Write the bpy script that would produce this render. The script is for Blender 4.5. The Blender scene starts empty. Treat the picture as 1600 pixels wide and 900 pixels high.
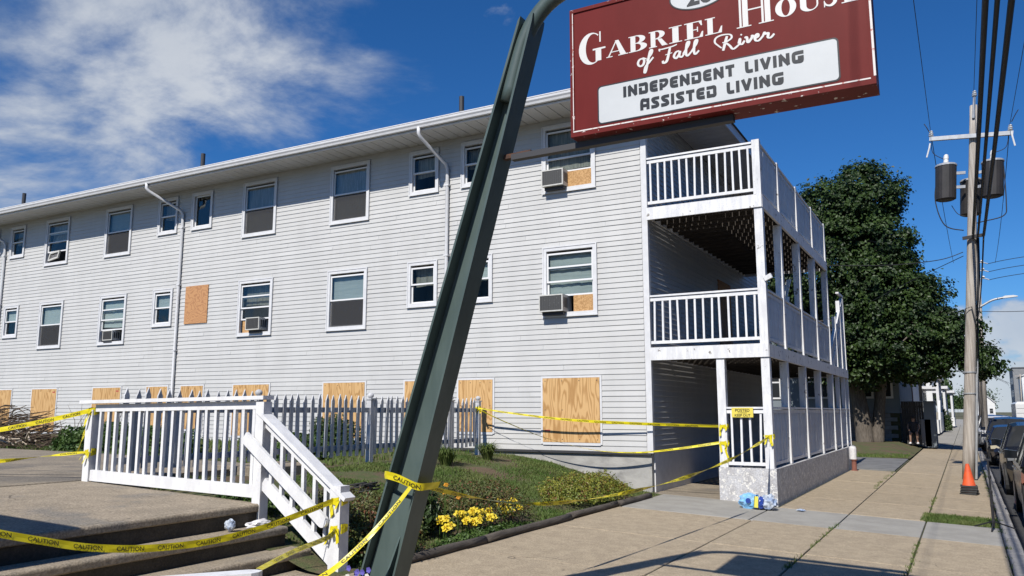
import bpy, bmesh, math, random
from mathutils import Vector, Matrix, noise as mnoise
R = math.radians
random.seed(7)
scene = bpy.context.scene
col = scene.collection

# ------------------------------------------------------------------ camera, sky, sun, exposure
cam_d = bpy.data.cameras.new('camera'); cam = bpy.data.objects.new('camera', cam_d); col.objects.link(cam)
cam.location = (0, 0, 1.6); cam.rotation_euler = (R(90 + 8.65), 0, R(29.05))
cam_d.sensor_width = 36; cam_d.lens = 28.40; cam_d.clip_end = 5000; cam_d.clip_start = 0.05
scene.camera = cam
SUN_EL, SUN_AZ = 45.0, 1.6          # light travels to +Y and a touch to -X

world = bpy.data.worlds.new('World'); scene.world = world; world.use_nodes = True
def build_world():
    nt = world.node_tree; N = nt.nodes; L = nt.links; N.clear()
    out = N.new('ShaderNodeOutputWorld'); bg = N.new('ShaderNodeBackground'); bg.inputs['Strength'].default_value = 0.052
    sky = N.new('ShaderNodeTexSky'); sky.sky_type = 'NISHITA'; sky.sun_disc = False
    sky.sun_elevation = R(SUN_EL); sky.sun_rotation = R(180 - SUN_AZ)
    sky.air_density = 1.0; sky.dust_density = 0.15; sky.ozone_density = 4.0; sky.altitude = 300
    hs = N.new('ShaderNodeHueSaturation'); hs.inputs['Saturation'].default_value = 1.08; hs.inputs['Value'].default_value = 1.32
    tn = N.new('ShaderNodeMix'); tn.data_type = 'RGBA'; tn.blend_type = 'MULTIPLY'; tn.inputs[0].default_value = 1.0; tn.inputs[7].default_value = (.66, 1.02, 1.46, 1)
    L.new(sky.outputs[0], tn.inputs[6]); L.new(tn.outputs[2], hs.inputs['Color'])
    tc = N.new('ShaderNodeTexCoord'); nrm = N.new('ShaderNodeVectorMath'); nrm.operation = 'NORMALIZE'
    L.new(tc.outputs['Generated'], nrm.inputs[0])
    def math_(op, a, b=None, clamp=False):
        m = N.new('ShaderNodeMath'); m.operation = op; m.use_clamp = clamp
        for i, v in enumerate((a, b)):
            if v is None: continue
            if isinstance(v, (int, float)): m.inputs[i].default_value = v
            else: L.new(v, m.inputs[i])
        return m.outputs[0]
    def dot(v):
        d = N.new('ShaderNodeVectorMath'); d.operation = 'DOT_PRODUCT'; L.new(nrm.outputs[0], d.inputs[0])
        d.inputs[1].default_value = Vector(v).normalized(); return d.outputs['Value']
    def ramp(x, a, b):
        m = N.new('ShaderNodeMapRange'); m.interpolation_type = 'SMOOTHSTEP'; L.new(x, m.inputs[0])
        m.inputs[1].default_value = a; m.inputs[2].default_value = b; return m.outputs[0]
    sep = N.new('ShaderNodeSeparateXYZ'); L.new(nrm.outputs[0], sep.inputs[0])
    # sheet-like clouds: flatten the dome
    den = math_('ADD', sep.outputs['Z'], 0.22)
    px = math_('DIVIDE', sep.outputs['X'], den); py = math_('DIVIDE', sep.outputs['Y'], den)
    cmb = N.new('ShaderNodeCombineXYZ'); L.new(px, cmb.inputs[0]); L.new(py, cmb.inputs[1])
    def noise(vec, scale, detail, rough, off=(0, 0, 0), dist=0.0, sc=(1, 1, 1)):
        mp = N.new('ShaderNodeMapping'); mp.inputs['Location'].default_value = off; mp.inputs['Scale'].default_value = sc
        L.new(vec, mp.inputs[0])
        n = N.new('ShaderNodeTexNoise'); n.inputs['Scale'].default_value = scale; n.inputs['Detail'].default_value = detail
        n.inputs['Roughness'].default_value = rough; n.inputs['Distortion'].default_value = dist
        L.new(mp.outputs[0], n.inputs['Vector']); return n.outputs['Fac']
    n1 = noise(cmb.outputs[0], 1.75, 13, 0.60, (3.1, 1.7, 0), 0.35)
    n2 = noise(nrm.outputs[0], 4.6, 10, 0.52, (7.7, 2.2, 3.4), 0.1, (1, 1, 1.7))
    n3 = noise(nrm.outputs[0], 2.6, 6, 0.55, (4.3, 0.2, 2.1), 0.1)
    wl = ramp(dot((-0.92, 0.33, 0.25)), 0.66, 0.92)          # a bank of broken cloud over the west
    c1 = math_('ADD', math_('MULTIPLY', n1, 1.0), math_('MULTIPLY', wl, 0.27))
    a1 = ramp(c1, 0.70, 0.93)
    hz = ramp(sep.outputs['Z'], 0.21, 0.08)                    # fair-weather cumulus low over the horizon
    c2 = math_('ADD', n2, math_('MULTIPLY', hz, 0.235))
    a2 = ramp(c2, 0.70, 0.765)
    thick = math_('MAXIMUM', a1, a2)
    alpha = math_('MULTIPLY', thick, 0.88)
    cr = N.new('ShaderNodeValToRGB'); L.new(math_('ADD', math_('MULTIPLY', n3, 0.75), math_('MULTIPLY', thick, 0.22)), cr.inputs[0])
    cr.color_ramp.elements[0].position = 0.38; cr.color_ramp.elements[0].color = (6.0, 7.4, 9.6, 1)
    cr.color_ramp.elements[1].position = 0.64; cr.color_ramp.elements[1].color = (13.2, 13.8, 14.6, 1)
    mx = N.new('ShaderNodeMix'); mx.data_type = 'RGBA'
    L.new(alpha, mx.inputs['Factor']); L.new(hs.outputs[0], mx.inputs[6]); L.new(cr.outputs[0], mx.inputs[7])
    L.new(mx.outputs[2], bg.inputs['Color']); L.new(bg.outputs[0], out.inputs['Surface'])
build_world()

sl = bpy.data.lights.new('sun', 'SUN'); sl.energy = 5.0; sl.angle = R(0.53); sl.color = (1.0, 0.955, 0.88)
sun = bpy.data.objects.new('sun', sl); col.objects.link(sun)
_d = Vector((-math.sin(R(SUN_AZ)) * math.cos(R(SUN_EL)), math.cos(R(SUN_AZ)) * math.cos(R(SUN_EL)), -math.sin(R(SUN_EL))))
sun.rotation_euler = _d.to_track_quat('-Z', 'Y').to_euler(); sun.location = (4, -30, 40)

vs = scene.view_settings; vs.view_transform = 'Standard'; vs.look = 'None'; vs.gamma = 1; vs.exposure = 0.0
vs.use_curve_mapping = False
scene.cycles.diffuse_bounces = 1

# ------------------------------------------------------------------ helpers
def worldloc(o):
    v = Vector((0, 0, 0))
    while o: v += o.location; o = o.parent
    return v
def thing(name, label, cat, loc=(0, 0, 0), group=None):
    o = bpy.data.objects.new(name, None); col.objects.link(o); o.location = loc; o.empty_display_size = .2
    return tag(o, label, cat, group)
def tag(o, label, cat=None, group=None):
    o['label'] = label
    if cat: o['category'] = cat
    if group: o['group'] = group
    return o
def struct(o): o['kind'] = 'structure'; return o
def stuff(o): o['kind'] = 'stuff'; return o
def inst(me, name, parent, loc=(0, 0, 0), rot=None, scale=None):
    o = bpy.data.objects.new(name, me); col.objects.link(o); o.parent = parent; o.location = loc
    if rot: o.rotation_euler = rot
    if scale: o.scale = scale
    return o
def copy_tree(o, parent=None):
    c = o.copy(); col.objects.link(c); c.parent = parent
    for ch in list(o.children): copy_tree(ch, c)
    return c

class MB:
    def __init__(s): s.v = []; s.f = []; s.mi = []; s.cur = 0
    def add(s, vs_, fs):
        b = len(s.v); s.v += [tuple(p) for p in vs_]; s.f += [tuple(b + i for i in f) for f in fs]; s.mi += [s.cur] * len(fs); return s
    def box(s, x0, x1, y0, y1, z0, z1):
        return s.add([(x0, y0, z0), (x1, y0, z0), (x1, y1, z0), (x0, y1, z0), (x0, y0, z1), (x1, y0, z1), (x1, y1, z1), (x0, y1, z1)],
                     [(3, 2, 1, 0), (4, 5, 6, 7), (0, 1, 5, 4), (1, 2, 6, 5), (2, 3, 7, 6), (3, 0, 4, 7)])
    def cbox(s, x0, x1, y0, y1, z0, z1, c):     # box with chamfered upper rim
        return s.add([(x0, y0, z0), (x1, y0, z0), (x1, y1, z0), (x0, y1, z0), (x0, y0, z1 - c), (x1, y0, z1 - c), (x1, y1, z1 - c), (x0, y1, z1 - c),
                      (x0 + c, y0 + c, z1), (x1 - c, y0 + c, z1), (x1 - c, y1 - c, z1), (x0 + c, y1 - c, z1)],
                     [(3, 2, 1, 0), (8, 9, 10, 11), (0, 1, 5, 4), (1, 2, 6, 5), (2, 3, 7, 6), (3, 0, 4, 7), (4, 5, 9, 8), (5, 6, 10, 9), (6, 7, 11, 10), (7, 4, 8, 11)])
    def bar(s, p, q, w, h, up=(0, 0, 1)):       # rectangular bar, w across, h along "up"
        p = Vector(p); q = Vector(q); t = (q - p).normalized(); u = Vector(up); sd = t.cross(u).normalized(); u = sd.cross(t).normalized()
        a = sd * w / 2; b = u * h / 2
        return s.add([p - a - b, p + a - b, p + a + b, p - a + b, q - a - b, q + a - b, q + a + b, q - a + b],
                     [(3, 2, 1, 0), (4, 5, 6, 7), (0, 1, 5, 4), (1, 2, 6, 5), (2, 3, 7, 6), (3, 0, 4, 7)])
    def prism(s, poly, fn, d0, d1):             # poly of (a,b) points, fn(a,b,d) -> xyz
        n = len(poly); vs_ = [fn(a, b, d0) for a, b in poly] + [fn(a, b, d1) for a, b in poly]
        fs = [tuple(range(n - 1, -1, -1)), tuple(range(n, 2 * n))] + [(i, (i + 1) % n, n + (i + 1) % n, n + i) for i in range(n)]
        return s.add(vs_, fs)
    def tube(s, pts, r, seg=8, caps=True):
        pts = [Vector(p) for p in pts]; n = len(pts); rs = r if isinstance(r, (list, tuple)) else [r] * n
        vs_ = []; nrm = None
        for i, p in enumerate(pts):
            t = (pts[min(i + 1, n - 1)] - pts[max(i - 1, 0)]).normalized()
            if nrm is None:
                nrm = t.cross(Vector((0, 0, 1)) if abs(t.z) < .9 else Vector((1, 0, 0))).normalized()
            else: nrm = (nrm - t * nrm.dot(t)).normalized()
            bn = t.cross(nrm)
            for k in range(seg):
                a = 2 * math.pi * k / seg; vs_.append(p + (nrm * math.cos(a) + bn * math.sin(a)) * rs[i])
        fs = [(i * seg + k, i * seg + (k + 1) % seg, (i + 1) * seg + (k + 1) % seg, (i + 1) * seg + k) for i in range(n - 1) for k in range(seg)]
        if caps: fs += [tuple(range(seg - 1, -1, -1)), tuple((n - 1) * seg + k for k in range(seg))]
        return s.add(vs_, fs)
    def lathe(s, c, prof, seg=16):
        cx, cy, cz = c; n = len(prof)
        vs_ = [(cx + r * math.cos(2 * math.pi * k / seg), cy + r * math.sin(2 * math.pi * k / seg), cz + z) for r, z in prof for k in range(seg)]
        fs = [(i * seg + k, i * seg + (k + 1) % seg, (i + 1) * seg + (k + 1) % seg, (i + 1) * seg + k) for i in range(n - 1) for k in range(seg)]
        fs += [tuple(range(seg - 1, -1, -1)), tuple((n - 1) * seg + k for k in range(seg))]
        return s.add(vs_, fs)
    def mesh(s, name, mats, org=(0, 0, 0), smooth=False):
        me = bpy.data.meshes.new(name); o = Vector(org)
        me.from_pydata([(p[0] - o.x, p[1] - o.y, p[2] - o.z) for p in s.v], [], s.f)
        for m in (mats if isinstance(mats, (list, tuple)) else [mats]): me.materials.append(m)
        if isinstance(mats, (list, tuple)): me.polygons.foreach_set('material_index', s.mi)
        if smooth: me.polygons.foreach_set('use_smooth', [True] * len(me.polygons))
        me.update(); return me
    def build(s, name, mats, parent=None, org=None, smooth=False):
        if parent is not None: o_ = worldloc(parent); loc = (0, 0, 0)
        elif org is not None: o_ = Vector(org); loc = org
        else:
            xs = [p[0] for p in s.v]; ys = [p[1] for p in s.v]; zs = [p[2] for p in s.v]
            loc = ((min(xs) + max(xs)) / 2, (min(ys) + max(ys)) / 2, min(zs)); o_ = Vector(loc)
        ob = bpy.data.objects.new(name, s.mesh(name, mats, o_, smooth)); col.objects.link(ob); ob.location = loc
        if parent is not None: ob.parent = parent
        return ob

# ------------------------------------------------------------------ materials
MATS = {}
def pm(name, c1, c2=None, rough=.6, scale=4., detail=6, stretch=(1, 1, 1), lo=.35, hi=.65, bump=0., bscale=40., rnd=0., spec=.5, metal=0., c3=None, s3=1.5, lo3=.55, hi3=.62, coord='Object', bstretch=(1, 1, 1), trans=0., speck=0., spscale=140., crack=0., crscale=.55):
    m = bpy.data.materials.new(name); m.use_nodes = True; nt = m.node_tree; N = nt.nodes; L = nt.links
    b = N['Principled BSDF']; b.inputs['Roughness'].default_value = rough; b.inputs['Metallic'].default_value = metal
    b.inputs['Specular IOR Level'].default_value = spec
    tc = N.new('ShaderNodeTexCoord'); src = tc.outputs[coord]
    if coord == 'World':
        pass
    def noise(sc, st, det=detail, off=0.):
        mp = N.new('ShaderNodeMapping'); mp.inputs['Scale'].default_value = st; mp.inputs['Location'].default_value = (off, off * .7, off * .3)
        L.new(src, mp.inputs[0]); n = N.new('ShaderNodeTexNoise'); n.inputs['Scale'].default_value = sc
        n.inputs['Detail'].default_value = det; n.inputs['Roughness'].default_value = .6; L.new(mp.outputs[0], n.inputs['Vector']); return n.outputs['Fac']
    def mr(x, a, bb):
        q = N.new('ShaderNodeMapRange'); q.interpolation_type = 'SMOOTHSTEP'; L.new(x, q.inputs[0]); q.inputs[1].default_value = a; q.inputs[2].default_value = bb; return q.outputs[0]
    def mix(f, a, bcol):
        q = N.new('ShaderNodeMix'); q.data_type = 'RGBA'; L.new(f, q.inputs[0])
        if isinstance(a, tuple): q.inputs[6].default_value = (*a, 1)
        else: L.new(a, q.inputs[6])
        q.inputs[7].default_value = (*bcol, 1); return q.outputs[2]
    cur = None
    if c2: cur = mix(mr(noise(scale, stretch), lo, hi), c1, c2)
    if c3: cur = mix(mr(noise(s3, (1, 1, 1), 9, 7.3), lo3, hi3), cur if cur else c1, c3)
    if crack:
        nz = N.new('ShaderNodeTexNoise'); nz.inputs['Scale'].default_value = 3.; nz.inputs['Detail'].default_value = 5; L.new(src, nz.inputs['Vector'])
        ad = N.new('ShaderNodeVectorMath'); ad.operation = 'MULTIPLY_ADD'; L.new(nz.outputs['Color'], ad.inputs[0]); ad.inputs[1].default_value = (.35, .35, .35); L.new(src, ad.inputs[2])
        vo = N.new('ShaderNodeTexVoronoi'); vo.feature = 'DISTANCE_TO_EDGE'; vo.inputs['Scale'].default_value = crscale; L.new(ad.outputs[0], vo.inputs['Vector'])
        ck = mr(vo.outputs['Distance'], .0055, .0015); gate = mr(noise(.5, (1, 1, 1), 2, 9.7), .56, .66)
        mu = N.new('ShaderNodeMath'); mu.operation = 'MULTIPLY'; L.new(ck, mu.inputs[0]); L.new(gate, mu.inputs[1])
        cur = mix(mu.outputs[0], cur if cur else c1, tuple(x * .35 for x in c1))
        cur = mix(mr(noise(7., (1, 1, 1), 2, 3.9), .73, .76), cur, tuple(x * crack for x in c1))
    if speck:
        q = N.new('ShaderNodeMapRange'); L.new(noise(spscale, (1, 1, 1), 3, 5.1), q.inputs[0]); q.inputs[1].default_value = .3; q.inputs[2].default_value = .7; q.inputs[3].default_value = 1 - speck; q.inputs[4].default_value = 1 + speck
        hv = N.new('ShaderNodeHueSaturation'); L.new(q.outputs[0], hv.inputs['Value'])
        if cur: L.new(cur, hv.inputs['Color'])
        else: hv.inputs['Color'].default_value = (*c1, 1)
        cur = hv.outputs[0]
    if rnd:
        oi = N.new('ShaderNodeObjectInfo'); q = N.new('ShaderNodeMapRange'); L.new(oi.outputs['Random'], q.inputs[0])
        q.inputs[3].default_value = 1 - rnd; q.inputs[4].default_value = 1 + rnd
        hsv = N.new('ShaderNodeHueSaturation'); L.new(q.outputs[0], hsv.inputs['Value'])
        if cur: L.new(cur, hsv.inputs['Color'])
        else: hsv.inputs['Color'].default_value = (*c1, 1)
        cur = hsv.outputs[0]
    if cur: L.new(cur, b.inputs['Base Color'])
    else: b.inputs['Base Color'].default_value = (*c1, 1)
    if bump:
        bp = N.new('ShaderNodeBump'); bp.inputs['Strength'].default_value = bump; bp.inputs['Distance'].default_value = .02
        L.new(noise(bscale, bstretch, 8, 2.2), bp.inputs['Height']); L.new(bp.outputs[0], b.inputs['Normal'])
    if trans:
        ts = N.new('ShaderNodeBsdfTranslucent'); ms = N.new('ShaderNodeMixShader'); ms.inputs[0].default_value = trans
        if cur: L.new(cur, ts.inputs[0])
        else: ts.inputs[0].default_value = (*c1, 1)
        L.new(b.outputs[0], ms.inputs[1]); L.new(ts.outputs[0], ms.inputs[2]); L.new(ms.outputs[0], N['Material Output'].inputs['Surface'])
    MATS[name] = m; return m

def plywood(name, a, bcol, stretch=(3.2, 3.2, .55), rnd=.07):
    m = bpy.data.materials.new(name); m.use_nodes = True; nt = m.node_tree; N = nt.nodes; L = nt.links; b = N['Principled BSDF']
    b.inputs['Roughness'].default_value = .75
    tc = N.new('ShaderNodeTexCoord'); mp = N.new('ShaderNodeMapping'); mp.inputs['Scale'].default_value = stretch; L.new(tc.outputs['Object'], mp.inputs[0])
    oi = N.new('ShaderNodeObjectInfo'); ml = N.new('ShaderNodeMath'); ml.operation = 'MULTIPLY'; ml.inputs[1].default_value = 37.; L.new(oi.outputs['Random'], ml.inputs[0])
    cb = N.new('ShaderNodeCombineXYZ'); L.new(ml.outputs[0], cb.inputs[1]); L.new(ml.outputs[0], cb.inputs[0]); L.new(cb.outputs[0], mp.inputs['Location'])
    n0 = N.new('ShaderNodeTexNoise'); n0.inputs['Scale'].default_value = .9; n0.inputs['Detail'].default_value = 2.5; L.new(mp.outputs[0], n0.inputs['Vector'])
    m2 = N.new('ShaderNodeMath'); m2.operation = 'MULTIPLY'; m2.inputs[1].default_value = 120.; L.new(n0.outputs['Fac'], m2.inputs[0])
    sn = N.new('ShaderNodeMath'); sn.operation = 'SINE'; L.new(m2.outputs[0], sn.inputs[0])
    q = N.new('ShaderNodeMapRange'); L.new(sn.outputs[0], q.inputs[0]); q.inputs[1].default_value = -1; q.inputs[2].default_value = 1
    cr = N.new('ShaderNodeValToRGB'); L.new(q.outputs[0], cr.inputs[0]); cr.color_ramp.elements[0].color = (*bcol, 1); cr.color_ramp.elements[1].color = (*a, 1)
    cr.color_ramp.elements[0].position = .0; cr.color_ramp.elements[1].position = .55
    n1 = N.new('ShaderNodeTexNoise'); n1.inputs['Scale'].default_value = 3.2; n1.inputs['Detail'].default_value = 3; L.new(mp.outputs[0], n1.inputs['Vector'])
    k = N.new('ShaderNodeMapRange'); L.new(n1.outputs['Fac'], k.inputs[0]); k.inputs[1].default_value = .70; k.inputs[2].default_value = .76
    mx = N.new('ShaderNodeMix'); mx.data_type = 'RGBA'; L.new(k.outputs[0], mx.inputs[0]); L.new(cr.outputs[0], mx.inputs[6]); mx.inputs[7].default_value = (.30, .15, .06, 1)
    hs = N.new('ShaderNodeHueSaturation'); r2 = N.new('ShaderNodeMapRange'); L.new(oi.outputs['Random'], r2.inputs[0]); r2.inputs[3].default_value = 1 - rnd; r2.inputs[4].default_value = 1 + rnd
    L.new(r2.outputs[0], hs.inputs['Value']); L.new(mx.outputs[2], hs.inputs['Color']); L.new(hs.outputs[0], b.inputs['Base Color'])
    MATS[name] = m; return m

pm('siding', (.55, .545, .53), (.585, .58, .565), rough=.5, scale=1.4, stretch=(1.6, 1.6, .35), rnd=.03, bump=.06, bscale=20, bstretch=(1, 1, 10), spec=.3)
pm('trim_white', (.72, .72, .73), (.66, .66, .67), rough=.5, scale=6, spec=.3)
pm('white_paint', (.82, .82, .82), (.72, .72, .73), rough=.55, scale=9, stretch=(1, 1, .4), c3=(.40, .36, .31), s3=11, lo3=.70, hi3=.73, bump=.15, bscale=30, rnd=.04, spec=.3)
pm('peeling_paint', (.80, .80, .80), (.66, .66, .67), rough=.65, scale=5, stretch=(3, 3, .6), c3=(.27, .25, .23), s3=7, lo3=.615, hi3=.66, bump=.25, bscale=26, rnd=.05, spec=.25)
pm('fence_shaded_white', (.60, .60, .61), (.48, .48, .49), rough=.65, scale=7, stretch=(2, 2, .4), c3=(.30, .28, .26), s3=9, lo3=.66, hi3=.72, bump=.2, bscale=30, rnd=.08, spec=.25)  # white fence paint greyed to darken its shaded faces, with worn darker patches
pm('shaded_deck', (.085, .07, .06), (.05, .042, .036), rough=.8, scale=4, stretch=(1, 8, 8), bump=.2, rnd=.15)  # deck wood darkened to deepen the shade seen on the deck undersides
pm('base_stucco', (.55, .55, .56), (.43, .42, .42), rough=.85, scale=5, c3=(.74, .72, .67), s3=15, lo3=.55, hi3=.60, bump=.6, bscale=22, speck=.25, spscale=40)
pm('foundation', (.44, .43, .40), (.34, .33, .31), rough=.9, scale=2.5, stretch=(1, 1, 2.2), bump=.25, bscale=30, c3=(.24, .235, .225), s3=1.6, lo3=.58, hi3=.72)
pm('soffit', (.60, .60, .60), (.55, .55, .55), rough=.6, scale=3, rnd=.03)
pm('shingles', (.10, .10, .10), (.06, .06, .065), rough=.95, scale=14, bump=.4)
pm('vent_metal', (.045, .045, .05), rough=.6)
pm('glass_dark', (.028, .030, .032), rough=.08, spec=.45)
pm('room', (.10, .10, .10), rough=.9)
pm('blind', (.56, .61, .61), (.48, .53, .535), rough=.7, scale=1.6, stretch=(1, 1, 26), lo=.42, hi=.6, rnd=.2)
pm('curtain', (.42, .40, .36), (.25, .24, .22), rough=.8, scale=5, stretch=(9, 9, .4), rnd=.25)
pm('screen', (.15, .155, .165), (.12, .125, .135), rough=.7, scale=2)
pm('sash', (.80, .80, .80), rough=.45)
plywood('plywood', (.64, .40, .175), (.44, .24, .085), stretch=(2.6, 2.6, .5))
plywood('plywood_aged', (.52, .27, .12), (.40, .19, .085), stretch=(1.5, 1.5, 2.2))
pm('chipboard', (.60, .36, .16), (.42, .23, .09), rough=.8, scale=30, lo=.4, hi=.6)
pm('appliance', (.62, .61, .57), (.55, .54, .50), rough=.5, scale=8)
pm('grille_dark', (.06, .06, .06), (.14, .14, .14), rough=.6, scale=26, lo=.62, hi=.68)
pm('sign_red', (.155, .018, .016), (.135, .015, .013), rough=.5, spec=.15, scale=2, stretch=(2, 2, .6), bump=.03, bscale=8)
pm('sign_trim', (.155, .019, .017), (.135, .016, .014), rough=.55, spec=.15, scale=6, c3=(.72, .66, .62), s3=16, lo3=.62, hi3=.66)
pm('sign_worn', (.78, .73, .70), (.55, .25, .22), rough=.7, scale=24, stretch=(1, 1, 1), lo=.55, hi=.62)
pm('sign_white', (.62, .64, .645), (.58, .60, .605), rough=.35, scale=3)
pm('sign_letter_white', (.70, .69, .67), rough=.45)
pm('sign_black', (.018, .02, .022), rough=.4)
pm('post_green', (.088, .122, .114), (.068, .098, .092), rough=.42, scale=2.2, stretch=(3, 3, .7), bump=.05, bscale=12, c3=(.17, .19, .12), s3=1.1, lo3=.58, hi3=.74)
pm('rust', (.12, .05, .025), (.05, .03, .025), rough=.85, scale=12)
pm('tape_yellow', (.82, .70, .018), (.74, .62, .014), rough=.35, scale=6, spec=.5, trans=.12)
pm('black_ink', (.012, .012, .012), rough=.5)
pm('concrete_tan', (.40, .325, .225), (.335, .27, .187), rough=.92, speck=.34, spscale=60, crack=.55, scale=6, stretch=(1, 1, 1), bump=.35, bscale=70, rnd=.05, c3=(.29, .24, .175), s3=1.3, lo3=.60, hi3=.75)
pm('concrete_grey', (.345, .33, .295), (.295, .28, .25), rough=.9, speck=.18, spscale=110, scale=3, bump=.2, bscale=70, rnd=.05)
pm('joint_soil', (.10, .085, .055), (.06, .075, .03), rough=1, scale=8, bump=.4)
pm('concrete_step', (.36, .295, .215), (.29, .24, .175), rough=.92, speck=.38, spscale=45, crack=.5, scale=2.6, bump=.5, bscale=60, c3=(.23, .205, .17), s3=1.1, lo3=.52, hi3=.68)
pm('concrete_shaded', (.085, .072, .054), (.055, .048, .037), rough=.95, speck=.25, spscale=60, scale=4, bump=.5, bscale=40, c3=(.15, .13, .10), s3=2.4, lo3=.58, hi3=.72)  # step concrete with the shade of the riser faces put into its colour
pm('concrete_walk', (.30, .25, .185), (.225, .19, .145), rough=.95, speck=.35, spscale=40, crack=.5, crscale=.8, scale=1.6, bump=.4, bscale=50, c3=(.17, .15, .125), s3=.7, lo3=.52, hi3=.68, rnd=.08)
pm('granite', (.36, .345, .33), (.27, .26, .25), rough=.9, scale=14, bump=.5, bscale=30, rnd=.12)
pm('asphalt', (.055, .055, .058), (.04, .04, .042), rough=.95, scale=4, bump=.3, bscale=120, c3=(.085, .082, .078), s3=.5, lo3=.55, hi3=.7)
pm('driveway', (.20, .20, .20), (.15, .15, .15), rough=.95, scale=2, bump=.3, bscale=90, rnd=.1)
pm('line_paint', (.55, .45, .10), (.35, .3, .1), rough=.8, scale=8)
pm('soil', (.085, .058, .036), (.05, .036, .022), rough=1, scale=6, bump=.7, bscale=16)
pm('turf', (.07, .095, .028), (.11, .095, .045), rough=1, scale=7, bump=.9, bscale=40, c3=(.125, .085, .052), s3=1.3, lo3=.48, hi3=.60, speck=.35, spscale=60)
pm('ground', (.09, .10, .045), (.12, .105, .06), rough=1, scale=.3)
pm('grass_blade', (.085, .15, .025), (.15, .185, .05), rough=.7, scale=1.3, trans=.25)
pm('timber', (.115, .098, .082), (.062, .052, .044), rough=.9, scale=5, stretch=(4, .5, 4), bump=.6, bscale=22, bstretch=(3, .4, 3), rnd=.15)
pm('leaf_dark', (.028, .058, .014), (.052, .092, .020), rough=.5, scale=.8, trans=.18)
pm('leaf_maple', (.012, .030, .007), (.050, .090, .018), rough=.5, scale=1.1, trans=.2, spec=.4)
pm('leaf_green', (.045, .095, .02), (.085, .145, .03), rough=.5, scale=2.5, trans=.2)
pm('leaf_lime', (.27, .26, .035), (.14, .19, .028), rough=.5, scale=5, trans=.2, c3=(.22, .085, .03), s3=9, lo3=.56, hi3=.62)
pm('leaf_russet', (.12, .12, .035), (.075, .12, .028), rough=.55, scale=5, trans=.15, c3=(.17, .06, .03), s3=8, lo3=.52, hi3=.62)
pm('bark', (.17, .145, .12), (.09, .075, .06), rough=.95, scale=6, stretch=(4, 4, .7), bump=.8, bscale=14, bstretch=(3, 3, .5))
pm('twig', (.13, .09, .06), (.07, .05, .035), rough=.95, scale=5)
pm('twig_pale', (.45, .38, .29), rough=.9)
pm('flower_yellow', (.86, .68, .05), (.84, .62, .025), rough=.6, scale=9, trans=.2, rnd=.08)
pm('flower_orange', (.70, .32, .02), rough=.6, trans=.2)
pm('flower_purple', (.12, .10, .42), rough=.6)
pm('flower_white', (.78, .78, .74), rough=.6)
pm('pole_wood', (.50, .455, .40), (.32, .28, .24), rough=.95, scale=3, stretch=(7, 7, .35), bump=.5, bscale=16, bstretch=(5, 5, .3))
pm('transformer', (.035, .031, .030), (.026, .024, .023), rough=.55, scale=3)
pm('galvanised', (.48, .49, .50), (.38, .39, .40), rough=.45, scale=6, metal=.3)
pm('porcelain', (.72, .72, .70), rough=.3)
pm('wire', (.02, .02, .022), rough=.6)
pm('rubber', (.025, .025, .026), (.04, .04, .04), rough=.8, scale=8)
pm('cone_orange', (.72, .10, .022), (.55, .08, .025), rough=.55, scale=7)
pm('keep_out', (.80, .66, .10), (.74, .60, .09), rough=.5, scale=6)
pm('plastic_blue', (.16, .45, .78), (.34, .60, .85), rough=.22, scale=7, spec=.7)
pm('plastic_navy', (.025, .06, .30), rough=.3)
pm('plastic_clear', (.55, .60, .66), (.25, .33, .5), rough=.18, scale=12, spec=.8)
pm('plastic_label', (.75, .68, .10), rough=.4)
pm('plastic_white', (.80, .78, .78), (.66, .64, .65), rough=.35, scale=12)
pm('paint_black', (.008, .008, .010), rough=.16, spec=.6)
pm('paint_navy', (.010, .014, .032), rough=.16, spec=.6)
pm('paint_white', (.70, .70, .70), rough=.25)
pm('paint_silver', (.38, .39, .40), rough=.3, metal=.2)
pm('chrome', (.6, .6, .6), rough=.2, metal=1.)
pm('headlamp', (.55, .50, .36), rough=.15)
pm('headlamp_dark', (.20, .21, .22), rough=.1)
pm('plate', (.7, .7, .68), rough=.5)
pm('house_white', (.76, .76, .74), (.70, .70, .69), rough=.7, scale=1)
pm('house_cream', (.66, .60, .42), (.60, .54, .38), rough=.7, scale=1)
pm('house_blue', (.19, .225, .25), (.165, .195, .22), rough=.7, scale=1)
pm('house_grey', (.24, .245, .25), (.20, .205, .21), rough=.8, scale=1)
pm('house_brown', (.14, .075, .055), rough=.7)
pm('block_grey', (.28, .28, .27), (.22, .22, .215), rough=.9, scale=4, rnd=.12)
pm('fence_dark', (.06, .055, .05), (.04, .036, .034), rough=.8, scale=4, rnd=.2)
pm('roof_grey', (.13, .13, .135), (.10, .10, .105), rough=.95, scale=3)
pm('brick_red', (.26, .10, .07), (.20, .08, .06), rough=.9, scale=8)
pm('flag_red', (.45, .07, .06), rough=.7)
pm('skin', (.36, .22, .16), rough=.6)
pm('cloth_dark', (.035, .035, .045), rough=.9)
pm('hair', (.05, .035, .025), rough=.8)
pm('awning', (.25, .24, .22), rough=.8)
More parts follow.
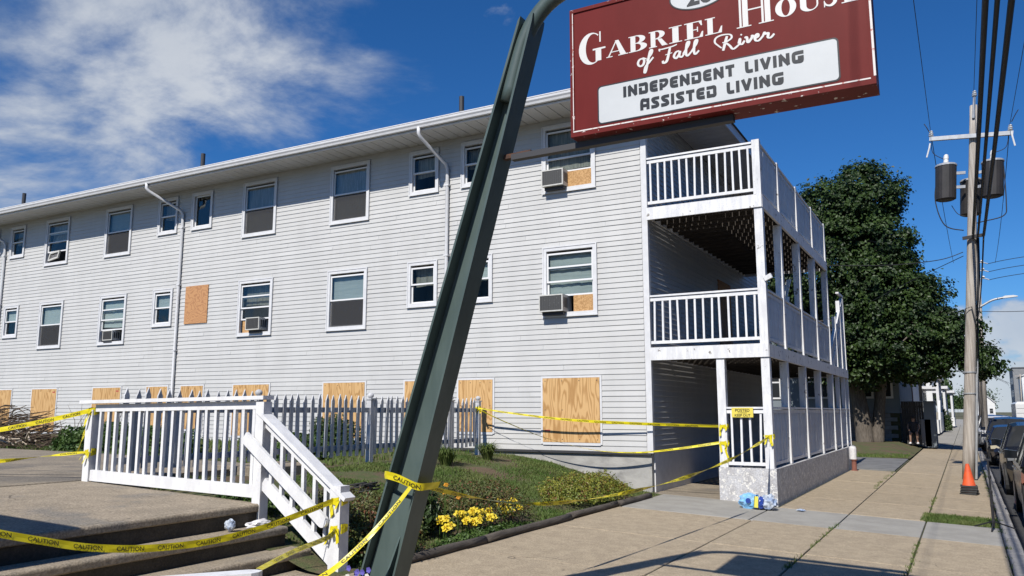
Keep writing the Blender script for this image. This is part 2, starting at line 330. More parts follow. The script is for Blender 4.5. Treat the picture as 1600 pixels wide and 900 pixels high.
def glazing(name, refl=.5):
    m = bpy.data.materials.new(name); m.use_nodes = True; nt = m.node_tree; N = nt.nodes; L = nt.links; N.remove(N['Principled BSDF'])
    g_ = N.new('ShaderNodeBsdfGlossy'); g_.inputs['Roughness'].default_value = .03; g_.inputs['Color'].default_value = (.85, .87, .88, 1)
    t_ = N.new('ShaderNodeBsdfTransparent'); t_.inputs['Color'].default_value = (.86, .89, .88, 1)
    tc = N.new('ShaderNodeTexCoord'); nz = N.new('ShaderNodeTexNoise'); nz.inputs['Scale'].default_value = 1.6; L.new(tc.outputs['Object'], nz.inputs['Vector'])
    bp = N.new('ShaderNodeBump'); bp.inputs['Strength'].default_value = .08; bp.inputs['Distance'].default_value = .05; L.new(nz.outputs['Fac'], bp.inputs['Height']); L.new(bp.outputs[0], g_.inputs['Normal'])
    fr = N.new('ShaderNodeFresnel'); fr.inputs['IOR'].default_value = 1.55; mx = N.new('ShaderNodeMixShader'); ml = N.new('ShaderNodeMath'); ml.operation = 'MULTIPLY'; ml.inputs[1].default_value = .15; ml.use_clamp = True
    L.new(fr.outputs[0], ml.inputs[0]); L.new(ml.outputs[0], mx.inputs[0]); L.new(t_.outputs[0], mx.inputs[1]); L.new(g_.outputs[0], mx.inputs[2]); L.new(mx.outputs[0], N['Material Output'].inputs['Surface'])
    MATS[name] = m
glazing('glazing')
def meshscreen():
    m = bpy.data.materials.new('insect_mesh'); m.use_nodes = True; nt = m.node_tree; N = nt.nodes; L = nt.links; b = N['Principled BSDF']; b.inputs['Base Color'].default_value = (.05, .05, .053, 1); b.inputs['Roughness'].default_value = .8
    t_ = N.new('ShaderNodeBsdfTransparent'); mx = N.new('ShaderNodeMixShader'); mx.inputs[0].default_value = .52; L.new(t_.outputs[0], mx.inputs[1]); L.new(b.outputs[0], mx.inputs[2]); L.new(mx.outputs[0], N['Material Output'].inputs['Surface']); MATS['insect_mesh'] = m
meshscreen()
M = MATS
def srt(a, b): return (a, b) if a < b else (b, a)

# ------------------------------------------------------------------ the ground, road, sidewalk
def lerp_tab(u, xs, ys):
    if u <= xs[0]: return ys[0]
    for i in range(len(xs) - 1):
        if u <= xs[i + 1]: return ys[i] + (ys[i + 1] - ys[i]) * (u - xs[i]) / (xs[i + 1] - xs[i])
    return ys[-1]
def bank(x): return lerp_tab(-5.3 - x, [0, .5, 1.4, 2.5, 3.6, 4.1, 6, 10, 25], [.02, .09, .30, .60, .71, .73, .76, .84, .95])
def sw(x): return -.04 * (x + 5.56)
def hn(x, y, s=1.): return mnoise.noise(Vector((x * s, y * s, 3.7)))

g = MB(); g.add([(-900, -300, -.55), (900, -300, -.55), (900, 1500, -.55), (-900, 1500, -.55)], [(0, 1, 2, 3)])
struct(g.build('ground', M['ground']))
g = MB(); g.add([(.30, -40, -.37), (10.6, -40, -.40), (10.6, 420, -.40), (.30, 420, -.37)], [(0, 1, 2, 3)])
road = struct(g.build('road', M['asphalt']))
g = MB(); g.box(5.35, 5.45, -40, 400, -.3, -.378); g.box(5.55, 5.65, -40, 400, -.3, -.378)
g = MB()
for a in (5.35, 5.56): g.add([(a, -40, -.378), (a + .1, -40, -.378), (a + .1, 400, -.378), (a, 400, -.378)], [(0, 1, 2, 3)])
g.build('centre_line', M['line_paint'], road)

# sidewalk: a soil-dark bed with concrete slabs laid in it, falling 4 percent to the kerb
g = MB(); g.add([(-5.32, -8, sw(-5.32) - .035), (.34, -8, sw(.34) - .035), (.34, 200, sw(.34) - .035), (-5.32, 200, sw(-5.32) - .035)], [(0, 1, 2, 3)])
walk = struct(g.build('sidewalk', M['joint_soil']))
def slab(x0, x1, y0, y1, mat, gap=.011, name='slab', parent=None, zf=sw, th=.09, dz=0):
    c = .007; a, b, d, e = x0 + gap, x1 - gap, y0 + gap, y1 - gap
    j = random.uniform(-.003, .003) + dz
    mb = MB()
    mb.add([(a, d, zf(a) - th), (b, d, zf(b) - th), (b, e, zf(b) - th), (a, e, zf(a) - th), (a, d, zf(a) - c + j), (b, d, zf(b) - c + j), (b, e, zf(b) - c + j), (a, e, zf(a) - c + j),
            (a + c, d + c, zf(a) + j), (b - c, d + c, zf(b) + j), (b - c, e - c, zf(b) + j), (a + c, e - c, zf(a) + j)],
           [(3, 2, 1, 0), (8, 9, 10, 11), (0, 1, 5, 4), (1, 2, 6, 5), (2, 3, 7, 6), (3, 0, 4, 7), (4, 5, 9, 8), (5, 6, 10, 9), (6, 7, 11, 10), (7, 4, 8, 11)])
    return mb.build(name, M[mat], parent or walk)
XJ = [-5.30, -3.07, -1.88, -.70, .34]
# near field of big tan slabs, a grey band, then tan again
y = -6.0
while y < 13.2:
    y1 = y + 2.4
    if y1 > 12.6: y1 = 13.32
    for i in range(4): slab(XJ[i], XJ[i + 1], y, y1, 'concrete_tan')
    if y1 == 13.32: break
    y = y1
for a, b in ((-5.30, -3.13), (-3.13, -1.88), (-1.88, -.70), (-.70, .34)): slab(a, b, 13.32, 15.28 if a > -3.2 else 15.66, 'concrete_grey')
slab(-5.50, -4.17, 15.66, 18.4, 'concrete_walk', gap=.006); slab(-5.50, -4.17, 18.4, 21.2, 'concrete_walk', gap=.006)
y = 15.28
k = 0
while y < 120:
    y1 = y + (2.2 if y < 34 else 4.4)
    for i in range(4):
        x0, x1 = XJ[i], XJ[i + 1]
        if i == 0: continue
        if i == 1:
            if y > 25.5: continue
            x0 = -3.05
        if i == 3 and abs(y - 15.28) < .1:
            slab(x0, x1, 16.55, y1, 'concrete_tan'); continue
        slab(x0, x1, y, y1, 'concrete_tan' if y < 40 else 'concrete_grey')
    y = y1
g = MB(); 
for i in range(1):
    g.add([(-1.9, 119, sw(-1.9)), (.34, 119, sw(.34)), (.34, 200, sw(.34)), (-1.9, 200, sw(-1.9))], [(0, 1, 2, 3)])
g.build('far_paving', M['concrete_grey'], walk)
# kerb of granite stones
g = MB(); g.box(.36, .52, -10, 260, -.55, -.262); kerb = struct(g.build('kerb', M['joint_soil']))
y = -2.
while y < 70:
    l = random.uniform(1.5, 2.1); s = random.uniform(-.008, .008)
    mb = MB(); mb.cbox(.345 + s, .545 + s, y + .008, y + l - .008, -.5, -.236 + random.uniform(-.006, .008), .015); mb.build('kerb_stone', M['granite'], kerb); y += l
mb = MB(); mb.box(.35, .54, y, 260, -.5, -.24); mb.build('kerb_run', M['granite'], kerb)
mb = MB(); mb.box(10.6, 10.8, -40, 420, -.5, -.26); struct(mb.build('opposite_kerb', M['granite']))
mb = MB(); mb.add([(10.8, -40, -.27), (13.4, -40, -.2), (13.4, 420, -.2), (10.8, 420, -.27)], [(0, 1, 2, 3)]); struct(mb.build('opposite_sidewalk', M['concrete_grey']))

# driveway and the shady yard beyond the porch
mb = MB(); mb.add([(-14, 26.6, -.06), (-1.9, 26.6, -.16), (-1.9, 33.2, -.16), (-14, 33.2, -.06)], [(0, 1, 2, 3)])
dw = struct(mb.build('driveway', M['joint_soil']))
for (a, b, c_, d_) in ((-9, -5.2, 26.62, 29.6), (-5.2, -1.93, 26.62, 29.6), (-9, -4.1, 29.6, 33.15), (-4.1, -1.93, 29.6, 33.15)):
    slab(a, b, c_, d_, 'driveway', gap=.02, parent=dw, zf=lambda x: -.085 - .008 * (x + 9), th=.05, dz=.025, name='driveway_slab')
mb = MB()
nx, ny = 24, 40
for i in range(nx + 1):
    for j in range(ny + 1):
        x = -26 + 24.1 * i / nx; yy = 33.2 + 40 * j / ny
        z = -.12 + .27 * min(1, max(0, (yy - 34.5) / 3.)) * min(1, max(0, (-1.9 - x) / .8)) + .02 * hn(x, yy, .8)
        mb.v.append((x, yy, z))
mb.f = [(i * (ny + 1) + j, (i + 1) * (ny + 1) + j, (i + 1) * (ny + 1) + j + 1, i * (ny + 1) + j + 1) for i in range(nx) for j in range(ny)]; mb.mi = [0] * len(mb.f)
struct(mb.build('yard', M['turf'], smooth=True))

# grassy bank between the wall and the sidewalk
mb = MB(); nx, ny = 150, 62
for i in range(nx + 1):
    for j in range(ny + 1):
        x = -34 + (34 - 5.30) * (i / nx) ** .55 if False else -34 + 28.7 * (1 - (1 - i / nx) ** 1.6); yy = 6.3 + 9.5 * j / ny
        z = bank(x) + (.035 * hn(x, yy, 1.1) + .02 * hn(x, yy, 3.)) * min(1, max(0, (-5.4 - x) / .6)) - .05
        mb.v.append((x, yy, z))
mb.f = [(i * (ny + 1) + j, (i + 1) * (ny + 1) + j, (i + 1) * (ny + 1) + j + 1, i * (ny + 1) + j + 1) for i in range(nx) for j in range(ny)]; mb.mi = [0] * len(mb.f)
struct(mb.build('garden_bank', M['turf'], smooth=True))

# concrete walkway running off to the left of the landing
def wz(x): return lerp_tab(-6.75 - x, [0, 3.2, 8, 25], [.61, .735, .82, .93])
mb = MB()
for a, b in ((-34, -15), (-15, -9.4)):
    mb.add([(a, -6, wz(a) - .04), (b, -6, wz(b) - .04), (b, 9.8, wz(b) - .04), (a, 9.8, wz(a) - .04)], [(0, 1, 2, 3)])
path = struct(mb.build('walkway', M['joint_soil']))
xs = [-34, -28, -22.5, -18, -14.6, -12.2, -9.85]; ysl = [-6, -2, 2, 4.6, 7.1, 9.8]
for i in range(len(xs) - 1):
    for j in range(len(ysl) - 1): slab(xs[i], xs[i + 1], ysl[j], ysl[j + 1], 'concrete_walk', parent=path, zf=wz, th=.2, dz=random.uniform(-.006, .006), gap=.008)
slab(-9.85, -8.75, 8.55, 9.8, 'concrete_walk', parent=path, zf=lambda x: .80, th=.22)
slab(-9.85, -9.45, 6.7, 8.55, 'concrete_walk', parent=path, zf=lambda x: .76, th=.2)

# weeds growing in the joints and grass
def blades(area, n, h0, h1, zf, name, mat, w=.008, seed=1, mask=None, lean=.5):
    rnd = random.Random(seed); mb = MB(); x0, x1, y0, y1 = area; k = 0; tries = 0
    while k < n and tries < n * 4:
        tries += 1
        x = rnd.uniform(x0, x1); yy = rnd.uniform(y0, y1)
        if mask and rnd.random() > mask(x, yy): continue
        k += 1
        a = rnd.uniform(0, 6.283); h = rnd.uniform(h0, h1) * rnd.uniform(.6, 1.1); ww = w * rnd.uniform(.7, 1.4)
        la = rnd.uniform(0, 6.283); ll = h * rnd.uniform(.1, lean); z = zf(x, yy) - .01
        dx, dy = math.cos(a) * ww, math.sin(a) * ww; ex, ey = math.cos(la) * ll, math.sin(la) * ll
        mb.add([(x - dx, yy - dy, z), (x + dx, yy + dy, z), (x + ex * .45 + dx * .7, yy + ey * .45 + dy * .7, z + h * .6), (x + ex * .45 - dx * .7, yy + ey * .45 - dy * .7, z + h * .6), (x + ex, yy + ey, z + h)],
               [(0, 1, 2, 3), (3, 2, 4)])
    return mb.build(name, M[mat])
def bankz(x, y): return bank(x) + (.035 * hn(x, y, 1.1) + .02 * hn(x, y, 3.)) * min(1, max(0, (-5.4 - x) / .6)) - .05
def gmask(x, y):
    v = .10 + 1.6 * (hn(x + 9, y, .9) + .16)
    if x > -7.2 and y < 9.3: v *= .35
    return v
o = blades((-9.3, -5.36, 6.7, 15.6), 46000, .025, .075, bankz, 'lawn_grass', 'grass_blade', w=.007, seed=3, mask=gmask, lean=.9)
stuff(o); tag(o, 'patchy green grass growing on the sloping bank below the wall', 'grass')
o = blades((-20, -9.5, 9.85, 15.5), 9000, .05, .13, lambda x, y: bank(x) - .05, 'lawn_grass', 'grass_blade', w=.011, seed=4)
stuff(o); tag(o, 'rough grass along the wall behind the picket fence', 'grass')
o = blades((-.78, .33, 15.29, 16.5), 9500, .03, .075, lambda x, y: sw(x) - .02, 'grass_patch', 'grass_blade', w=.006, seed=5, lean=.9)
stuff(o); tag(o, 'rectangular green grass patch set in the sidewalk by the kerb', 'grass')
mb = MB(); mb.add([(-.69, 15.29, sw(-.69) - .02), (.33, 15.29, sw(.33) - .02), (.33, 16.54, sw(.33) - .02), (-.69, 16.54, sw(-.69) - .02)], [(0, 1, 2, 3)]); struct(mb.build('verge_soil', M['soil']))
o = blades((-12, -2.0, 33.3, 35.5), 6000, .05, .12, lambda x, y: -.1, 'verge_grass', 'grass_blade', w=.012, seed=6)
stuff(o); tag(o, 'strip of sunlit grass between driveway and yard path', 'grass')
o = blades((-3.2, -1.95, 48.5, 58), 5000, .10, .26, lambda x, y: .12, 'verge_grass', 'grass_blade', w=.02, seed=8)
stuff(o); tag(o, 'long grass verge below the white house steps', 'grass')
mb_w = None
rnd = random.Random(12); pts = []
for _ in range(46): pts.append((-.70 + rnd.gauss(0, .012), rnd.choice([rnd.uniform(16.7, 19.5), rnd.uniform(9.6, 12.8)])))
for _ in range(26): pts.append((-1.88 + rnd.gauss(0, .012), rnd.uniform(9.6, 14.2)))
for _ in range(70): pts.append((.335 + rnd.gauss(0, .03), rnd.uniform(9, 30)))
for _ in range(30): pts.append((-1.95 + rnd.gauss(0, .03), rnd.uniform(20, 27)))
pl = list(pts)
def wz2(x, y): return sw(x) - .01
mbw = MB()
for (cx, cy) in pl:
    for _ in range(rnd.randint(3, 14)):
        x = cx + rnd.gauss(0, .018); yy = cy + rnd.gauss(0, .05); a = rnd.uniform(0, 6.28); h = rnd.uniform(.02, .065); l = h * .8
        dx, dy = math.cos(a) * .007, math.sin(a) * .007; z = sw(x) - .012
        mbw.add([(x - dx, yy - dy, z), (x + dx, yy + dy, z), (x + rnd.uniform(-l, l), yy + rnd.uniform(-l, l), z + h)], [(0, 1, 2)])
o = mbw.build('weeds', M['grass_blade']); stuff(o); tag(o, 'small green weeds sprouting from sidewalk joints and along the kerb', 'weeds')

# ------------------------------------------------------------------ the long sided building
YW = 15.65; XC = -5.5; XL = -35.0; ZB = .78; ZT = 8.06
bld = thing('apartment_building', 'long three-storey building clad in pale grey clapboard with boarded ground-floor windows', 'building', (-20, 18, 0))
BW, SW_ = 1.10, .68      # glazed opening widths (casing adds .09 each side)
bigs = [-7.26, -13.45, -16.66, -22.75, -25.92]; smalls = [-9.62, -11.13, -18.97, -20.45, -28.2, -29.75]
wins = []   # (cx, z0, z1, w, style)
S3 = {-7.26: 'ac3', -13.45: 'dh', -16.66: 'dh', -22.75: 'dhdark', -25.92: 'fan'}
S2 = {-7.26: 'ac2', -13.45: 'dh2', -16.66: 'ac5', -22.75: 'open', -25.92: 'dh2'}
T3 = {-9.62: 'dark', -11.13: 'dark', -18.97: 'black', -20.45: 'dark', -28.2: 'dark', -29.75: 'dark'}
T2 = {-9.62: 'light', -11.13: 'dark', -18.97: 'ply', -20.45: 'light', -28.2: 'light', -29.75: 'light'}
for c in bigs:
    wins.append((c, 6.46, 7.83, BW, S3[c])); wins.append((c, 3.70, 5.06, BW, S2[c]))
for c in smalls:
    wins.append((c, 6.90, 7.82, SW_, T3[c])); wins.append((c, 4.14, 5.06, SW_, T2[c]))
plys = [(c, .95, 2.29, 1.32) for c in bigs] + [(c, 1.14 if c > -12 else 1.1, 2.29, .90) for c in smalls]
opens = [(c - w / 2 - .03, c + w / 2 + .03, a - .03, b + .03) for c, a, b, w, s in wins if s != 'ply']
# wall core with real openings
mb = MB(); edges = sorted(set([XL, XC - .02] + [e for o_ in opens for e in o_[:2]]))
for a, b in zip(edges[:-1], edges[1:]):
    m_ = (a + b) / 2; cuts = sorted([(o_[2], o_[3]) for o_ in opens if o_[0] < m_ < o_[1]]); z = ZB
    for c0, c1 in cuts: mb.box(a, b, YW + .004, YW + .16, z, c0); z = c1
    mb.box(a, b, YW + .004, YW + .16, z, 8.3)
mb.build('wall_core', M['trim_white'], bld)
mb = MB(); mb.box(XC - .16, XC - .006, YW + .17, 27.4, -.4, 8.3); mb.box(XL, XC - .17, 27.2, 27.4, -.4, 8.3); mb.box(XL, XL + .15, YW + .17, 27.19, -.4, 8.3)
mb.build('side_wall_core', M['trim_white'], bld)
mb = MB(); mb.box(XL, XC - .03, YW + .03, YW + .3, -.6, ZB - .004); mb.box(XC - .3, XC - .03, YW + .302, 27.3, -.6, ZB - .004)
mb.build('foundation', M['foundation'], bld)
P = .112; n = int(round((ZT - ZB) / P))
courses = []; rs = random.Random(4)
for k in range(n):       # clapboards, one course after another
    z0 = ZB + k * P; z1 = z0 + P; zm = z0 + P / 2; cuts = [(XL, XL)]
    cuts += sorted((o_[0] - .02, o_[1] + .02) for o_ in opens if o_[2] - .05 < zm < o_[3] + .05); cuts.append((XC - .11, XC - .11))
    for a, b in zip(cuts[:-1], cuts[1:]):
        x_, e_ = a[1], b[0]
        while e_ - x_ > .02:
            q_ = e_ if e_ - x_ < 4.2 else x_ + rs.uniform(1.6, 3.7)
            courses.append(((q_ - x_) / (15 - (x_ + q_) / 2) ** 1.5, x_, q_ - (.003 if q_ < e_ else 0), z0)); x_ = q_
courses.sort(reverse=True)
def board(mb, a, b, z0):
    o_ = rs.uniform(-.0015, .0025); t0, t1 = rs.uniform(-.0016, .0016), rs.uniform(-.0016, .0016); f_ = lambda d: t0 + (t1 - t0) * (d - a) / max(.01, b - a)
    return mb.prism([(YW, z0), (YW - .016 - o_, z0), (YW - .017 - o_, z0 + .006), (YW - .004, z0 + P + .004), (YW, z0 + P + .004)], lambda u, v, d: (d, u, v + f_(d)), a, b)
for (_, a, b, z0) in courses[:235]: board(MB(), a, b, z0).build('clapboard', M['siding'], bld)
mb = MB()
for (_, a, b, z0) in courses[235:]: board(mb, a, b, z0)
stuff(mb.build('clapboard', M['siding'], bld))
side_open = [(21.1, 22.35, 2.9, 5.02)]
for k in range(n):
    z0 = ZB + k * P; z1 = z0 + P; zm = z0 + P / 2
    mb = MB(); segs = [(YW + .06, 27.2)]
    for a, b, c0, c1 in side_open:
        if c0 < zm < c1: segs = [(YW + .06, a), (b, 27.2)]
    for a, b in segs:
        mb.prism([(XC - .005, z0), (XC + .015, z0), (XC + .016, z0 + .006), (XC - .001, z1 + .004), (XC - .005, z1 + .004)], lambda u, v, d: (u, d, v), a, b)
    mb.build('side_clapboard', M['siding'], bld)
mb = MB(); mb.box(XC - .09, XC + .028, YW - .032, YW + .0, ZB - .01, ZT); mb.box(XC + .0, XC + .028, YW + .0005, YW + .075, ZB - .01, ZT)
mb.build('corner_trim', M['trim_white'], bld)
mb = MB(); mb.box(XL, XC - .02, YW - .028, YW + .02, ZB - .05, ZB - .003); mb.build('drip_edge', M['vent_metal'], bld)
mb = MB(); mb.box(XC + .002, XC + .03, 21.08, 22.37, 2.88, 5.04); mb.build('plywood_board', M['plywood_aged'], bld)
# roof, soffit, fascia, gutter
YE = 14.72; XE = -4.31; ZS = 8.06
me_s = MB(); me_s.box(0, .282, YE + .03, YW + .0, ZS, ZS + .02); ms = me_s.mesh('soffit_panel', M['soffit'])
x = XE - .35; bl = worldloc(bld)
while x > XL: inst(ms, 'soffit_panel', bld, (x - bl.x, -bl.y, -bl.z)); x -= .30
me_s = MB(); me_s.box(XC + .03, XE - .03, 0, .282, ZS + .001, ZS + .021); ms = me_s.mesh('soffit_panel', M['soffit'])
y = YW + .01
while y < 28: inst(ms, 'soffit_panel', bld, (-bl.x, y - bl.y, -bl.z)); y += .30
mb = MB(); mb.box(XL, XE - .04, YE - .002, YW, ZS + .022, ZS + .03); mb.box(XC, XE - .04, YW + .001, 28.2, ZS + .022, ZS + .03); mb.build('soffit_backing', M['vent_metal'], bld)
mb = MB(); mb.box(XL, XE, YE, YE + .028, ZS - .02, ZS + .19); mb.box(XE - .028, XE, YE + .0285, 28.3, ZS - .02, ZS + .19); mb.build('fascia', M['trim_white'], bld)
mb = MB(); mb.prism([(YE - .002, ZS + .03), (YE - .085, ZS + .03), (YE - .10, ZS + .075), (YE - .125, ZS + .11), (YE - .13, ZS + .155), (YE - .118, ZS + .155), (YE - .11, ZS + .12), (YE - .08, ZS + .045), (YE - .012, ZS + .045), (YE - .012, ZS + .155), (YE - .002, ZS + .155)], lambda u, v, d: (d, u, v), XL, XE + .02)
mb.build('gutter', M['trim_white'], bld)
pk = 21.5; zr = 10.0; za = ZS + .195
mb = MB(); mb.add([(XL - 1, YE - .10, za), (XE + .05, YE - .10, za), (XE - 6.8, pk, zr), (XL - 1, pk, zr), (XE + .05, 28.4, za), (XL - 1, 28.4, za)], [(0, 1, 2, 3), (1, 4, 2), (4, 5, 3, 2), (0, 3, 5), (5, 4, 1, 0)])
roof = mb.build('roof', M['shingles'], bld)
mb = MB(); mb.box(XL, XE + .03, YE - .115, YE + .05, za - .022, za - .002); mb.build('drip_strip', M['trim_white'], bld)
for vx in (-10.5, -19.9, -29.3):
    mb = MB(); zz = za + (16.4 - YE) * (zr - za) / (pk - YE); mb.tube([(vx, 16.3, zz - .1), (vx, 16.3, zz + .72)], .065, 10); mb.build('vent_pipe', M['vent_metal'], roof)
for dx, gx in ((-10.42, -10.62), (-19.74, -20.22), (-28.87, -29.3)):
    mb = MB(); yw = YW - .07
    mb.tube([(gx, YE - .06, ZS + .05), (gx, YE - .06, ZS - .10), (gx + (dx - gx) * .12, YE - .0, ZS - .19), (dx - (dx - gx) * .1, yw - .06, ZS - .62), (dx, yw, ZS - .74), (dx, yw, 4.5), (dx, yw, .95), (dx, yw - .14, .84)], .043, 8)
    d_ = mb.build('downspout', M['trim_white'], bld, smooth=True)
    for zz in (6.9, 5.2, 3.3, 1.6):
        mb = MB(); mb.box(dx - .062, dx + .062, yw - .047, yw + .055, zz, zz + .035); mb.build('strap', M['trim_white'], d_)
# windows
def window(cx, z0, z1, w, style):
    y = YW; hw = w / 2; c = .09
    mb = MB()
    for (a, b, c0, c1) in ((cx - hw - c, cx - hw, z0 - c, z1 + c), (cx + hw, cx + hw + c, z0 - c, z1 + c), (cx - hw, cx + hw, z1, z1 + c), (cx - hw, cx + hw, z0 - c, z0)):
        mb.box(a, b, y - .045, y + .05, c0, c1)
    mb.box(cx - hw - c - .012, cx + hw + c + .012, y - .058, y - .046, z0 - c - .012, z0 - c + .02)
    for (a, b, c0, c1) in ((cx - hw - c - .006, cx - hw - c + .02, z0 - c, z1 + c), (cx + hw + c - .02, cx + hw + c + .006, z0 - c, z1 + c), (cx - hw - c + .02, cx + hw + c - .02, z1 + c - .02, z1 + c + .006)):
        mb.box(a, b, y - .056, y - .0455, c0, c1)
    wn = mb.build('window', M['trim_white'], bld)
    zm = z0 + (z1 - z0) * .5; t = .038
    mb = MB()
    def sash(zl, zh, yy):
        mb.box(cx - hw, cx - hw + t, yy, yy + .03, zl, zh); mb.box(cx + hw - t, cx + hw, yy, yy + .03, zl, zh)
        mb.box(cx - hw + t, cx + hw - t, yy, yy + .03, zl, zl + t); mb.box(cx - hw + t, cx + hw - t, yy, yy + .03, zh - t, zh)
    def pane(zl, zh, yy, mat='glass_dark'):
        q = MB(); q.box(cx - hw + t, cx + hw - t, yy + .012, yy + .018, zl, zh); q.build('pane', M[mat], wn)
    def panel(name, mat, a, b, zl, zh, yy, th=.012):
        q = MB(); q.box(a, b, yy, yy + th, zl, zh); return q.build(name, M[mat], wn)
    yo, yi = y - .012, y + .022
    low = z0
    if style in ('ac3', 'ac2', 'ac5', 'open', 'fan'): low = z0 + (z1 - z0) * .26
    if style == 'black':
        mb.box(cx - hw, cx - hw + t, yi, yi + .03, z0, z1); mb.box(cx + hw - t, cx + hw, yi, yi + .03, z0, z1); mb.box(cx - hw + t, cx + hw - t, yi, yi + .03, z1 - t, z1); mb.box(cx - hw + t, cx + hw - t, yi, yi + .03, z0, z0 + t)
        pane(z0 + t, z1 - t, yi, 'glazing')
    else:
        sash(zm - .02, z1 - .05, yo); sash(low, zm + .02 if low == z0 else low + (z1 - z0) * .46, yi)
        if style in ('ac2', 'ac5', 'open', 'fan'):
            zq = z0 + (z1 - z0) * .73; mb.box(cx - hw + t, cx + hw - t, yo + .001, yo + .028, zq - .018, zq + .018)
        zz0, zz1 = z0 + .02, z1 - .06
        def hang(mat, zl, zh, yy, name='blind'):
            q = MB(); nn = 14; vs_ = []
            for k in range(nn + 1):
                xx = cx - hw + .01 + (w - .02) * k / nn; dy = .006 * math.sin(k * 2.1 + cx) + .004 * math.sin(k * 5.3); vs_ += [(xx, yy + dy, zl + .012 * math.sin(k * .4 + cx * 3)), (xx, yy + dy * .5, zh)]
            q.add(vs_, [(2 * k, 2 * k + 2, 2 * k + 3, 2 * k + 1) for k in range(nn)]); q.build(name, M[mat], wn)
        if style == 'dark' or style == 'fan' or style == 'ac5': hang('curtain', zz1 - (zz1 - zz0) * rs.uniform(.42, .6), zz1, y + .16, 'curtain')
        if style in ('dh2', 'ac2', 'open', 'light', 'dh', 'dhdark', 'ac3'):
            drop = {'dh2': .50, 'ac2': .98, 'open': .62, 'light': .5, 'dh': .98, 'dhdark': .45, 'ac3': .7}[style] + rs.uniform(-.05, .05)
            hang('blind' if style not in ('dh', 'ac3') else 'curtain', max(zz1 - (zz1 - zz0) * min(.98, drop), low + .02), zz1, y + .085, 'blind' if style not in ('dh', 'ac3') else 'curtain')
        if style in ('dh', 'dh2', 'dhdark'):
            q = MB(); q.box(cx - hw + .012, cx + hw - .012, y - .004, y - .002, z0 + .01, zm - .03); q.build('insect_screen', M['insect_mesh'], wn)
        pane(zm + .018, z1 - .05 - t, yo, 'glazing'); pane(low + t, zm - .021, yi, 'glazing')
    mb.build('sash_frame', M['sash'], wn)
    q = MB(); d = .7
    q.add([(cx - hw - .03, y + .05, z0 - .03), (cx + hw + .03, y + .05, z0 - .03), (cx + hw + .03, y + .05, z1 + .03), (cx - hw - .03, y + .05, z1 + .03), (cx - hw - .03, y + d, z0 - .03), (cx + hw + .03, y + d, z0 - .03), (cx + hw + .03, y + d, z1 + .03), (cx - hw - .03, y + d, z1 + .03)],
          [(4, 5, 6, 7), (0, 1, 5, 4), (3, 7, 6, 2), (0, 4, 7, 3), (1, 2, 6, 5)]); q.build('room_lining', M['room'], wn)
    if style == 'ac3': panel('plywood_infill', 'chipboard', cx - .04, cx + hw - .01, z0 + .005, low, y - .004)
    if style == 'ac2': panel('plywood_infill', 'chipboard', cx + .08, cx + hw - .01, z0 + .005, low, y - .004)
    if style == 'ac5': panel('plywood_infill', 'chipboard', cx - hw + .06, cx - .12, z0 + .005, low - .03, y + .03)
    return wn
for w_ in wins:
    if w_[4] != 'ply': window(*w_)
for i, (c, z0, z1, w) in enumerate(plys):
    mb = MB(); mb.box(c - w / 2, c + w / 2, YW - .040, YW - .024, z0, z1); pb = mb.build('plywood_board', M['plywood'], bld)
    mb = MB()
    for (a, b, c0, c1) in ((c - w / 2 - .045, c - w / 2 - .003, z0 - .04, z1 + .04), (c + w / 2 + .003, c + w / 2 + .045, z0 - .04, z1 + .04), (c - w / 2 - .003, c + w / 2 + .003, z1 + .003, z1 + .04), (c - w / 2 - .003, c + w / 2 + .003, z0 - .06, z0 - .003)):
        mb.box(a, b, YW - .034, YW - .0, c0, c1)
    mb.build('casing', M['trim_white'], pb)
    mb = MB(); rr = random.Random(i)
    for sx in (-1, -.33, .33, 1):
        for sz in (0, .5, 1):
            if sz == .5 and rr.random() < .5: continue
            px, pz = c + sx * (w / 2 - .06), z0 + .06 + sz * (z1 - z0 - .12); mb.box(px - .009, px + .009, YW - .0425, YW - .0401, pz - .009, pz + .009)
    mb.build('screw_heads', M['vent_metal'], pb)
    if i in (0, 3, 4):
        mb = MB(); u_ = c + (w / 2 - .2 if i else -w / 2 + .05); v_ = z1 - .12 if i else z0 + .22
        mb.box(u_, u_ + .13, YW - .0415, YW - .0402, v_, v_ + .035); mb.build('red_mark', M['flag_red'], pb)
c = -18.99; mb = MB(); mb.box(c - .47, c + .47, YW - .040, YW - .022, 4.06, 5.15); mb.build('plywood_board', M['plywood_aged'], bld)
